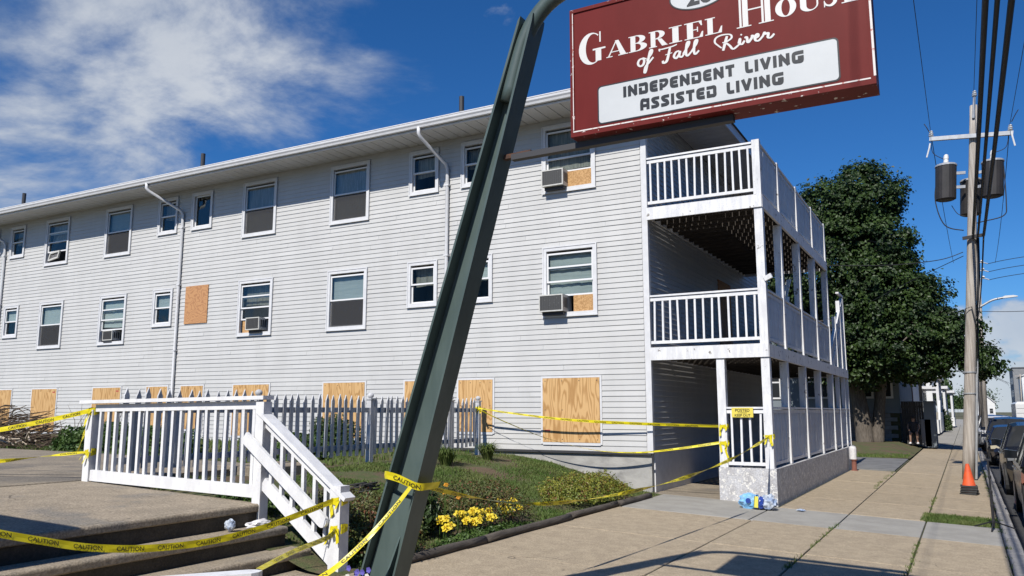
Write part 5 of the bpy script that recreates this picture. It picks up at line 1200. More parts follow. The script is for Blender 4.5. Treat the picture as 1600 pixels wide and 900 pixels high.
wire([(PX + .92, PY - .1, 9.2), (PX + .85, PY - .1, 8.75), (PX + .54, PY - .05, 8.65)], .010, 'jumper', '', pol)
wire([(PX - .45, PY, 7.3), (PX - .3, PY, 7.05), (PX - .1, PY, 6.95)], .010, 'jumper', '', pol)
mb = MB(); mb.tube([(PX + .18, PY + .02, -.2), (PX + .18, PY + .02, 2.6)], .035, 10); mb.tube([(PX + .2, PY + .02, 2.6), (PX + .19, PY + .02, 6.4)], .02, 8); mb.build('conduit', M['galvanised'], pol)
for zz in (2.05, 2.62): mb = MB(); mb.lathe((PX + .01, PY, zz), [(.157, 0), (.163, .0), (.163, .035), (.157, .035)], 16); mb.build('band', M['galvanised'], pol)
mb = MB(); mb.bar((PX - .18, PY - .20, 6.30), (PX + .34, PY - .20, 6.35), .05, .09); mb.build('cable_bracket', M['wire'], pol)
mb = MB(); mb.tube([(PX - .12, PY - .18, 4.05), (PX - .1, PY - .2, 4.35), (PX + .05, PY - .2, 4.4), (PX + .14, PY - .19, 4.0), (PX + .18, PY - .15, 3.5)], .016, 6); mb.build('hanging_loop', M['wire'], pol, smooth=True)
mb = MB()
for k in range(3): mb.tube([(PX + .17 + .02 * k, PY - .08, 6.3), (PX + .2 + .02 * k, PY - .1, 5.2), (PX + .19, PY - .08, 4.3), (PX + .2, PY - .05, 3.0)], .02, 6)
mb.build('riser_cables', M['wire'], pol, smooth=True)
LEAN = .079          # the pole leans toward the road
def shear(o):
    for ch in o.children:
        w = worldloc(ch)
        for v in ch.data.vertices: v.co.x += LEAN * (v.co.z + w.z + .2)
        shear(ch)
shear(pol)
lx = lambda z: LEAN * (z + .2)
ins = [(a + lx(c), b, c) for a, b, c in ins]
# wires along the street (next pole stands behind the photographer)
def sag(x, z, y0, y1, s_, x2=None):
    return [(x + ((x2 if x2 is not None else x) - x) * k / 8, y0 + (y1 - y0) * k / 8, z - s_ * (1 - ((k - 4) / 4) ** 2)) for k in range(9)]
for i, (x, z, r) in enumerate(((.515, 6.28, .034), (.632, 6.30, .028), (.774, 6.33, .036))):
    wire(sag(x, z, -14, PY - .18, .25), r, 'overhead_cable', ('thickest black cable nearest the pole running overhead', 'middle of the three thick black overhead cables', 'outermost of the three thick black overhead cables')[i])
    wire(sag(x, z, PY - .16, 48, .25, .7 + .1 * i), .022, 'overhead_cable', ('left thick cable continuing down the street behind the pole', 'middle thick cable continuing down the street behind the pole', 'right thick cable continuing down the street behind the pole')[i])
for i, c_ in enumerate(ins):
    wire(sag(c_[0], c_[2] + .16, -14, PY - .16, .3), .007, 'power_line', ('thin power line to the left end of the crossarm', 'thin power line to the right end of the crossarm', 'thin power line to the top of the utility pole')[i])
    wire(sag(c_[0], c_[2] + .16, PY - .15, 49, .3, c_[0] + .3), .010, 'power_line', ('thin power line beyond the pole, left of it', 'thin power line beyond the pole, right of it', 'thin power line beyond the pole from its top')[i])
wire([(PX + .32, PY, 5.95), (PX - .3, PY - .2, 5.75), (-1.6, 24.5, 5.62), (-3.1, 23.6, 5.6)], .012, 'service_drop', 'service wire from the pole to the porch roofline')
wire([(PX + .32, PY + .05, 5.85), (-1.2, 29, 5.8), (-3.2, 36, 6.0)], .010, 'service_drop', 'service wire from the pole into the tree')
# second pole down the street, with the street lamp
p2 = thing('utility_pole', 'second utility pole down the street with small insulator arms, mostly hidden behind the near pole', 'utility pole', (.75, 48, -.3))
mb = MB(); mb.tube([(.75, 48, -.3), (1.10, 48, 9.9)], [.17, .11], 10); mb.build('shaft', M['pole_wood'], p2, smooth=True)
for k in range(3):
    mb = MB(); zz = 9.2 - k * .42; mb.tube([(1.1, 48, zz), (1.32, 48, zz + .04), (1.55, 48, zz - .06)], .03, 6); mb.build('insulator_arm', M['galvanised'], p2)
    mb = MB(); mb.lathe((1.30, 48, zz + .06), [(.05, 0), (.09, .04), (.04, .1)], 8); mb.build('insulator', M['porcelain'], p2)
    wire([(1.55, 48, zz - .06), (3.0, 47.4, zz + .05), (8, 46, zz + .25), (14, 44.4, zz + .6)], .016, 'service_drop', ('upper', 'middle', 'lower')[k] + ' thin wire from the second pole running off to the right')
wire([(.5, 48, 6.75), (3, 47.2, 6.5), (9, 45, 6.4)], .016, 'service_drop', 'thin wire running right just below the street lamp')
lm = thing('street_lamp', 'white street lamp arm with a flat head reaching over the road', 'street lamp', (.5, 48, 6.6))
mb = MB(); mb.tube(catmull([(.50, 47.9, 6.66), (1.1, 47.9, 6.95), (1.6, 47.9, 7.22), (2.1, 47.9, 7.32)], 6), .055, 8); mb.build('arm', M['galvanised'], lm, smooth=True)
mb = MB(); mb.prism([(2.0, 7.30), (2.15, 7.40), (2.55, 7.41), (2.72, 7.36), (2.72, 7.33), (2.1, 7.28)], lambda u, v, d: (u, d, v), 47.78, 48.02); mb.build('lamp_head', M['porcelain'], lm)
for i, (x, y) in enumerate(((1.0, 76), (1.5, 108), (2.4, 150), (10.9, 160), (10.7, 210))):
    mb = MB(); mb.tube([(x, y, -.3), (x + .3, y, 9.6)], [.17, .10], 8); o = mb.build('utility_pole', M['pole_wood'], smooth=True)
    tag(o, ('third', 'fourth', 'fifth', 'first distant', 'second distant')[i] + ' utility pole ' + ('along the parked cars' if i < 3 else 'on the opposite side of the street'), 'utility pole', 'distant utility poles')
    if i >= 1: mb = MB(); mb.bar((x - .8, y, 9.2), (x + 1.3, y, 9.2), .12, .12); mb.build('crossarm', M['pole_wood'], o)
for i in range(4):
    wire([(.7, 48, 8.2 - .5 * i), (1.0, 62, 7.5 - .5 * i), (1.2, 76, 8.0 - .5 * i), (1.6, 108, 7.8 - .5 * i), (5 + i, 180, 8 - .5 * i), (10.8, 260, 9 - .4 * i)], .02, 'street_wire', ('top', 'second', 'third', 'lowest') [i] + ' of the far wires crossing the sky over the parked cars')
# cones nested in one another
q = MB(); q.cbox(-.165, .165, -.165, .165, 0, .04, .01); CB = q.mesh('base', M['rubber'])
q = MB(); q.lathe((0, 0, .034), [(.145, 0), (.135, .01), (.035, .66), (.022, .67)], 18); CC = q.mesh('cone', M['cone_orange'], smooth=True)
for k in range(4):
    nm = ('bottom cone of the orange stack beside the utility pole', 'second cone up in the orange stack beside the utility pole', 'third cone up in the orange stack beside the utility pole', 'topmost orange traffic cone of the stack beside the utility pole')[k]
    t = thing('traffic_cone', nm, 'cone', (-.06, 20.9, sw(-.06) + k * .052), 'stack of traffic cones'); t.rotation_euler.z = .08 * k - .2
    inst(CB, 'base', t); c_ = inst(CC, 'cone', t); c_.scale = (1, 1, .62 + .1 * (k == 3))
# black light-stand tripod
t = thing('tripod_stand', 'thin black tripod stand at the kerb end of the grass patch', 'stand', (.25, 15.05, sw(.25))); z0 = sw(.25)
for a in (.4, 2.5, 4.6):
    mb = MB(); mb.tube([(.25 + .33 * math.cos(a), 15.05 + (.33) * math.sin(a), z0 + .012), (.25 + .02 * math.cos(a), 15.05 + .02 * math.sin(a), z0 + .12)], .012, 6); mb.build('leg', M['wire'], t)
mb = MB(); mb.tube([(.25, 15.05, z0 + .04), (.25, 15.05, z0 + .55)], .021, 8); mb.tube([(.25, 15.05, z0 + .55), (.245, 15.05, z0 + 1.06)], .015, 8); mb.build('column', M['wire'], t)
for zz in (.10, .34, .55, .78): mb = MB(); mb.lathe((.25, 15.05, z0 + zz), [(.024, 0), (.026, .04), (.02, .05)], 8); mb.build('clamp', M['wire'], t)
mb = MB(); mb.bar((.20, 15.05, z0 + 1.07), (.29, 15.05, z0 + 1.07), .03, .03); mb.build('head', M['wire'], t)
# shrink-wrapped bottles dumped at the porch corner
t = thing('bottle_pack', 'torn blue and clear plastic pack of water bottles on the sidewalk at the porch corner', 'bottle pack', (-3.28, 14.75, sw(-3.28))); zq = sw(-3.28)
def blob(name, c, r, mat, seed, amp=.3):
    bm = bmesh.new(); bmesh.ops.create_icosphere(bm, subdivisions=3, radius=1)
    for v in bm.verts:
        d = 1 + amp * mnoise.noise(v.co * 2.3 + Vector((seed, 0, 0))) + amp * .6 * mnoise.noise(v.co * 6 + Vector((seed, 3, 0))); s_ = Vector((abs(v.co.x) ** .7 * (1 if v.co.x > 0 else -1), abs(v.co.y) ** .7 * (1 if v.co.y > 0 else -1), v.co.z))
        v.co = Vector((s_.x * r[0] * d, s_.y * r[1] * d, max(-.95, s_.z * d) * r[2]))
    me = bpy.data.meshes.new(name); bm.to_mesh(me); bm.free(); me.materials.append(M[mat]); return inst(me, name, t, (c[0], c[1], c[2]))
blob('blue_wrap', (-.15, 0, .13), (.17, .13, .135), 'plastic_blue', 3); blob('clear_wrap', (.17, .02, .12), (.13, .13, .125), 'plastic_clear', 8, .4); blob('printed_wrap', (.07, -.02, .11), (.06, .13, .11), 'plastic_navy', 12, .2)
mb = MB(); mb.bar((-3.29, 14.60, zq + .04), (-3.28, 14.61, zq + .23), .07, .006, (0, 1, 0)); mb.build('label', M['plastic_label'], t)
mb = MB(); mb.lathe((0, 0, 0), [(.005, 0), (.045, .001), (.045, .004), (.005, .005)], 16); o = inst(mb.mesh('emblem', M['plastic_navy']), 'emblem', t, (-.14, -.142, .15), (R(90), 0, 0))
for k in range(4):
    mb = MB(); mb.lathe((0, 0, 0), [(.03, 0), (.032, .12), (.028, .15), (.013, .19), (.013, .21)], 10); inst(mb.mesh('bottle', M['plastic_clear']), 'bottle', t, (.14 + .05 * (k % 2), -.06 + .07 * (k // 2), .02), (.1 * k, -.2 + .15 * k, 0))
crumple('plastic_scrap', (-2.62, 15.0, sw(-2.62)), (.07, .05, .02), 'plastic_clear', 'small clear plastic scrap lying by the porch base', 9)

# ------------------------------------------------------------------ trees
def tree(name, label, base, lobes, nclump, nleaf, leaf, mat, seed, trunks, r0=.36, clump=.38, cat='tree', group=None):
    rnd = random.Random(seed); t = thing(name, label, cat, base, group); mb = MB(); B = Vector(base)
    vol = [l[3] * l[4] * l[5] for l in lobes]; tv = sum(vol); S = []; tips = []
    for l, v in zip(lobes, vol):
        C_ = Vector(l[:3])
        for _ in range(max(6, int(nclump * v ** .67 / sum(x ** .67 for x in vol)))):
            d = Vector((rnd.gauss(0, 1), rnd.gauss(0, 1), rnd.gauss(0, 1))).normalized(); k = 1 + .30 * mnoise.noise(d * 2.2 + Vector((seed, l[0], l[2])))
            u = rnd.uniform(.45, 1.0) ** .5 * k; c = C_ + Vector((d.x * l[3] * u, d.y * l[4] * u, d.z * l[5] * u)); cr = clump * rnd.uniform(.6, 1.3)
            if rnd.random() < .10: tips.append(c)
            for _ in range(int(nleaf * rnd.uniform(.6, 1.3))):
                e = Vector((rnd.gauss(0, 1), rnd.gauss(0, 1), rnd.gauss(0, .62))); S.append((c + e * cr * .55, (d * .8 + e * .35).normalized()))
    leafmesh(S, leaf, rnd, aspect=.8, up=.5, jitter=.55).build('crown', M[mat], t)
    for tr_ in trunks: mb.tube(catmull([Vector(p[:3]) for p in tr_], 5), [a[3] + (b[3] - a[3]) * k / 5 for a, b in zip(tr_[:-1], tr_[1:]) for k in range(5)] + [tr_[-1][3]], 11)
    mb.build('trunk', M['bark'], t, smooth=True)
    mb = MB(); forks = [Vector(p[:3]) for tr_ in trunks for p in tr_[2:]]
    for c in tips:
        f = min(forks, key=lambda q: (q - c).length); m_ = f.lerp(c, .5) + Vector((rnd.gauss(0, .2), rnd.gauss(0, .2), .25)); mb.tube([f, m_, c], [.09, .055, .015], 6)
    mb.build('limbs', M['bark'], t, smooth=True); return t
tree('maple_tree', 'big dense dark green maple tree shading the house beyond the porch', (-4.1, 42, .1),
     [(-5.2, 42.2, 11.0, 2.5, 2.5, 2.0), (-3.6, 42, 11.7, 1.9, 2.2, 1.9), (-3.1, 41.6, 9.3, 1.6, 2, 1.8), (-5.6, 42, 8.0, 2.9, 2.8, 2.6), (-3.2, 41.6, 6.9, 2.4, 2.6, 2.1), (-1.75, 41.6, 6.1, 1.6, 2.0, 1.7), (-.45, 41.2, 4.9, 1.3, 1.6, 1.25), (-2.6, 41.2, 4.7, 2.3, 2.4, 1.3), (.75, 41.2, 3.75, .85, 1.1, .75), (-5.2, 42, 4.9, 2.8, 2.8, 1.7), (-4.6, 41.2, 3.6, 2.4, 1.8, .9), (-1.9, 41.2, 3.7, 1.6, 1.6, .8)],
     3300, 44, .16, 'leaf_maple', 61, [[(-4.25, 42, 0, .42), (-4.35, 42, 1.6, .36), (-4.6, 42, 3.6, .30), (-4.9, 42, 6.5, .22), (-4.8, 42, 9.5, .1)], [(-3.75, 42.2, 0, .30), (-3.55, 42.2, 1.8, .25), (-3.2, 42, 3.8, .2), (-2.6, 41.8, 5.6, .12), (-1.2, 41.5, 5.6, .05)]])
# ------------------------------------------------------------------ houses
def house(name, label, x0, x1, y0, y1, z0, h, wall, roof='roof_grey', rtype='gy', rh=2.2, wins=(), trim='trim_white', found=None, group=None):
    t = thing(name, label, 'house', ((x0 + x1) / 2, (y0 + y1) / 2, z0), group)
    mb = MB(); mb.box(x0, x1, y0, y1, z0, z0 + h); mb.build('wall', M[wall], t)
    e = .35; zt_ = z0 + h
    mb = MB()
    if rtype == 'gy':   # ridge along Y, gable faces -Y
        xm = (x0 + x1) / 2; mb.prism([(x0 - e, zt_ - .12), (x0 - e, zt_ + .06), (xm, zt_ + rh), (x1 + e, zt_ + .06), (x1 + e, zt_ - .12), (xm, zt_ + rh - .25)], lambda u, v, d: (u, d, v), y0 - e, y1 + e)
        mb.build('roof', M[roof], t); mb = MB(); mb.prism([(x0, zt_ + .001), (x1, zt_ + .001), (xm, zt_ + rh - .26)], lambda u, v, d: (u, d, v), y0 + .001, y0 + .2); mb.build('gable', M[wall], t)
        mb = MB(); mb.bar((x0 - e, y0 - e - .02, zt_ - .03), (xm, y0 - e - .02, zt_ + rh - .12), .03, .2, (0, 0, 1)); mb.bar((xm, y0 - e - .021, zt_ + rh - .12), (x1 + e, y0 - e - .021, zt_ - .03), .03, .2, (0, 0, 1)); mb.build('barge_board', M[trim], t)
    elif rtype == 'gx':
        ym = (y0 + y1) / 2; mb.prism([(y0 - e, zt_ - .12), (y0 - e, zt_ + .06), (ym, zt_ + rh), (y1 + e, zt_ + .06), (y1 + e, zt_ - .12), (ym, zt_ + rh - .25)], lambda u, v, d: (d, u, v), x0 - e, x1 + e)
        mb.build('roof', M[roof], t); mb = MB(); mb.prism([(y0, zt_ + .001), (y1, zt_ + .001), (ym, zt_ + rh - .26)], lambda u, v, d: (d, u, v), x1 - .2, x1 - .001); mb.build('gable', M[wall], t)
    else:
        mb.box(x0 - .2, x1 + .2, y0 - .2, y1 + .2, zt_ + .001, zt_ + .3); mb.build('roof', M[roof], t)
    for (face, u, v, w, hh) in wins:
        f = MB(); g_ = MB(); c = .10
        if face == 's': f.box(u - w / 2 - c, u + w / 2 + c, y0 - .07, y0 - .002, v - c, v + hh + c); g_.box(u - w / 2, u + w / 2, y0 - .085, y0 - .0705, v, v + hh); k_ = (u - w / 2, u + w / 2, y0 - .10, y0 - .0852, v + hh * .48, v + hh * .53)
        elif face == 'e': f.box(x1 + .002, x1 + .07, u - w / 2 - c, u + w / 2 + c, v - c, v + hh + c); g_.box(x1 + .0705, x1 + .085, u - w / 2, u + w / 2, v, v + hh); k_ = (x1 + .0852, x1 + .10, u - w / 2, u + w / 2, v + hh * .48, v + hh * .53)
        else: f.box(x0 - .07, x0 - .002, u - w / 2 - c, u + w / 2 + c, v - c, v + hh + c); g_.box(x0 - .085, x0 - .0705, u - w / 2, u + w / 2, v, v + hh); k_ = (x0 - .1, x0 - .0852, u - w / 2, u + w / 2, v + hh * .48, v + hh * .53)
        fo_ = f.build('window', M[trim], t); g_.build('pane', M['glass_dark'], fo_); q = MB(); q.box(*k_); q.build('sash_bar', M[trim], fo_)
    return t
# blue-grey house in the tree's shade, on a block foundation
hb = house('shaded_house', 'blue-grey house with a block foundation in the shade of the maple', -13, -2.75, 43.6, 54, 1.5, 5.2, 'house_blue', rtype='gx', wins=[('s', -6.5, 2.3, .9, 1.5), ('s', -4.4, 2.3, .8, 1.5), ('s', -3.4, 2.3, .55, 1.5), ('s', -8.8, 2.3, .9, 1.5)])
mb = MB(); mb.box(-13, -2.8, 43.63, 53.9, -.1, 1.49); mb.build('foundation', M['joint_soil'], hb); hbo = worldloc(hb)
q = MB(); q.box(0, .58, 0, .08, 0, .185); BK = q.mesh('block', M['block_grey'])
for r_ in range(7):
    x = -8.0 + (.3 if r_ % 2 else 0)
    while x + .58 < -2.76: inst(BK, 'block', hb, (x - hbo.x, 43.57 - hbo.y, .12 + r_ * .196 - hbo.z)); x += .6
# dark board gate/fence beside it with its grey end pier
t = thing('dark_fence', 'tall dark board fence in the shade between the blue-grey house and its pier', 'fence', (-2.3, 43.4, .1))
for k in range(9): mb = MB(); mb.box(-2.70 + k * .105, -2.60 + k * .105, 43.35 + .01 * (k % 2), 43.38 + .01 * (k % 2), .08, 2.05); mb.build('board', M['fence_dark'], t)
mb = MB(); mb.box(-2.72, -1.76, 43.40, 43.44, 1.75, 1.85); mb.box(-2.72, -1.76, 43.40, 43.44, .4, .5); mb.build('rail', M['fence_dark'], t)
t = thing('fence_pier', 'blue-grey clad pier at the end of the dark fence by the sidewalk', 'pier', (-1.6, 43.6, 0))
mb = MB(); mb.box(-1.75, -1.30, 43.3, 45.9, -.1, 2.0); mb.build('shaft', M['house_blue'], t)
mb = MB(); mb.box(-1.80, -1.25, 43.25, 45.95, 2.001, 2.06); mb.build('cap', M['house_blue'], t)
mb = MB(); mb.box(-1.9, -1.76, 43.5, 43.62, 2.07, 4.4); mb.box(-1.92, -1.50, 43.3, 43.49, -.05, 1.2); mb.build('corner_board', M['house_grey'], t)
# houses along our side of the street
h1 = house('brown_trim_house', 'white house with brown trimmed windows glimpsed under the tree', -9, -2.9, 58, 68, .1, 7.4, 'house_white', trim='house_brown', wins=[('s', -4.05, 2.9, 1.05, 1.6), ('s', -5.6, 2.9, 1.0, 1.6), ('s', -4.05, 5.4, 1.0, 1.4)])
mb = MB(); mb.box(-3.3, -2.88, 57.9, 57.99, .1, 7.3); mb.build('corner_board', M['house_brown'], h1)
def porch_house(name, label, x1, y0, wall, d=9., zf=.9, h=7.5, steps=True, seed=0):
    w_ = [('s', x1 - 1.2, 1.9, .9, 1.7), ('s', x1 - 1.2, 4.9, .9, 1.5), ('e', y0 + 2, 1.9, 1.0, 1.6), ('e', y0 + 5, 1.9, 1.0, 1.6), ('e', y0 + 2, 4.9, 1.0, 1.5), ('e', y0 + 5, 4.9, 1.0, 1.5)]
    t = house(name, label, x1 - 8, x1, y0, y0 + d, .1, h, wall, rtype='gx', wins=w_)
    mb = MB(); mb.box(x1 + .001, x1 + 1.9, y0 + .2, y0 + d - .3, .0, zf); mb.build('porch_floor', M['house_white'], t)
    mb = MB(); mb.box(x1 + .001, x1 + 2.1, y0, y0 + d - .1, zf + 2.6, zf + 2.85); mb.build('porch_roof', M['trim_white'], t)
    for k in range(4): mb = MB(); yy = y0 + .3 + k * (d - .9) / 3; mb.box(x1 + 1.65, x1 + 1.85, yy, yy + .2, zf, zf + 2.6); mb.build('column', M['trim_white'], t)
    for k in range(14): mb = MB(); yy = y0 + .55 + k * .55; mb.box(x1 + 1.72, x1 + 1.78, yy, yy + .06, zf, zf + .9); mb.build('baluster', M['trim_white'], t)
    mb = MB(); mb.box(x1 + 1.68, x1 + 1.82, y0 + .4, y0 + d - .4, zf + .9, zf + .98); mb.build('porch_rail', M['trim_white'], t)
    return t
ph = porch_house('porch_house', 'white house with a columned porch and front steps beside the sidewalk', -3.6, 72, 'house_cream', zf=1.5, h=8)
t = thing('porch_steps', 'white stepped stair with solid sloping sides coming down to the sidewalk', 'steps', (-2.2, 69, 0))
for k in range(7): mb = MB(); mb.box(-3.3, -1.85, 71.9 - (k + 1) * .34, 71.9 - k * .34 - .001, 0, 1.5 - k * .2); mb.build('step', M['concrete_grey'], t)
for x in (-3.45, -1.84): mb = MB(); mb.prism([(71.9, 0), (71.9, 2.4), (69.2, .95), (69.2, 0)], lambda u, v, d: (d, u, v), x, x + .14); mb.build('side_wall', M['house_white'], t)
mb = MB(); mb.box(-3.4, -1.75, 65.6, 69.1, 0, .95); mb.build('retaining_wall', M['house_white'], t)
porch_house('porch_house', 'pale white porch house, the next one beyond the hedge', -3.4, 84, 'house_white', zf=1.0, h=7)
porch_house('porch_house', 'white porch house farthest along the left side', -3.0, 98, 'house_white', zf=.9, h=6)
def bush(c, rad, n, label, seed, leaf=.16, mat='leaf_dark'): return mound('hedge_bush', label, c, rad, n, leaf, mat, seed, stems=False, cat='bush')
bush((-1.75, 79, -.05), (.62, 1.2, 1.7), 3500, 'dark clipped bush beside the sidewalk beyond the white steps', 71)
bush((-2.1, 94, -.05), (.8, 2.0, 2.1), 3000, 'taller dark green bush farther along the left side', 72)
bush((-2.6, 50.5, .1), (.5, 1.6, .55), 1800, 'low pale shrub beside the shaded pier', 73, mat='leaf_lime')
# far end of the street
house('gable_house', 'white gabled house facing down the end of the street', 3.2, 9.0, 330, 342, -.3, 4.6, 'house_white', rh=3.3, wins=[('s', 6.1, 3.2, .9, 1.4), ('s', 4.4, .8, 1.0, 1.6), ('s', 7.8, .8, 1.0, 1.6), ('s', 6.1, 5.0, .7, .9)])
house('small_white_house', 'small white house left of the gabled house', 1.0, 3.0, 345, 355, -.3, 4.2, 'house_white', rtype='flat', wins=[('s', 2.0, 1.2, .8, 1.4)])
house('grey_tall_house', 'tall grey flat-roofed house on the right side of the street', 13.6, 24, 296, 318, -.3, 15, 'house_grey', rtype='flat', wins=[('w', 300 + 5 * k, 2 + 4 * j, 1.4, 2) for k in range(3) for j in range(3)] + [('s', 16 + 3 * k, 2 + 4 * j, 1.4, 2) for k in range(2) for j in range(3)])
for i, (y0, h_, wl) in enumerate(((255, 11.0, 'house_white'), (225, 8.5, 'house_white'), (200, 9.5, 'house_grey'), (176, 8.8, 'house_white'), (150, 8.0, 'house_cream'))):
    house('terrace_house', ('white three-storey house before the tall grey one', 'second white house nearer on the right side', 'grey house between white ones on the right side', 'white house just past the parked cars on the right', 'cream house nearest on the right side')[i], 13.6, 22, y0, y0 + 16, -.3, h_, wl, rtype='gy', wins=[('w', y0 + 3 + 5 * k, 1.5 + 3 * j, 1.1, 1.7) for k in range(3) for j in range(2)] + [('s', 15.5 + 2.6 * k, 1.5 + 3 * j, 1.1, 1.7) for k in range(2) for j in range(2)], group='houses on the right side')
for i in range(8):  # unseen houses opposite, added to keep sky light off the porch side
    house('sky_blocker_house', 'unseen house added across the street to block sky light', 13.8, 23, -42 + 18 * i, -28 + 18 * i, -.3, 10.5 + .5 * (i % 3), ('house_grey', 'house_blue', 'house_cream')[i % 3], rtype='gy', wins=[('w', -38 + 18 * i + 4 * k, 1.5 + 3 * j, 1.1, 1.7) for k in range(3) for j in range(2)], group='unseen houses added to block sky light')
def blobtree(label, c, rad, seed): return mound('street_tree', label, c, rad, 2600, .9, 'leaf_dark', seed, zbase=2.5, stems=True, cat='tree', lump=.5, shell=.3)
blobtree('dark green tree behind the gabled house', (3.4, 372, 0), (9, 5, 9.5), 81)
blobtree('low dark tree left of the small white house', (-3.0, 352, 0), (4.5, 4, 5), 82)
blobtree('green tree far along the left sidewalk', (-4.2, 120, 0), (3, 3, 6.0), 83)
t = thing('flag', 'faded red flag hanging from the white porch beyond the tree', 'flag', (-2.3, 72.5, 4.6))
mb = MB(); mb.tube([(-2.3, 72.5, 4.6), (-1.7, 72.2, 5.2)], .03, 6); mb.build('staff', M['trim_white'], t)
mb = MB(); mb.add([(-2.1, 72.4, 4.8), (-1.7, 72.2, 5.2), (-1.2, 72.0, 4.9), (-1.5, 72.2, 4.6)], [(0, 1, 2, 3)]); mb.build('cloth', M['flag_red'], t)

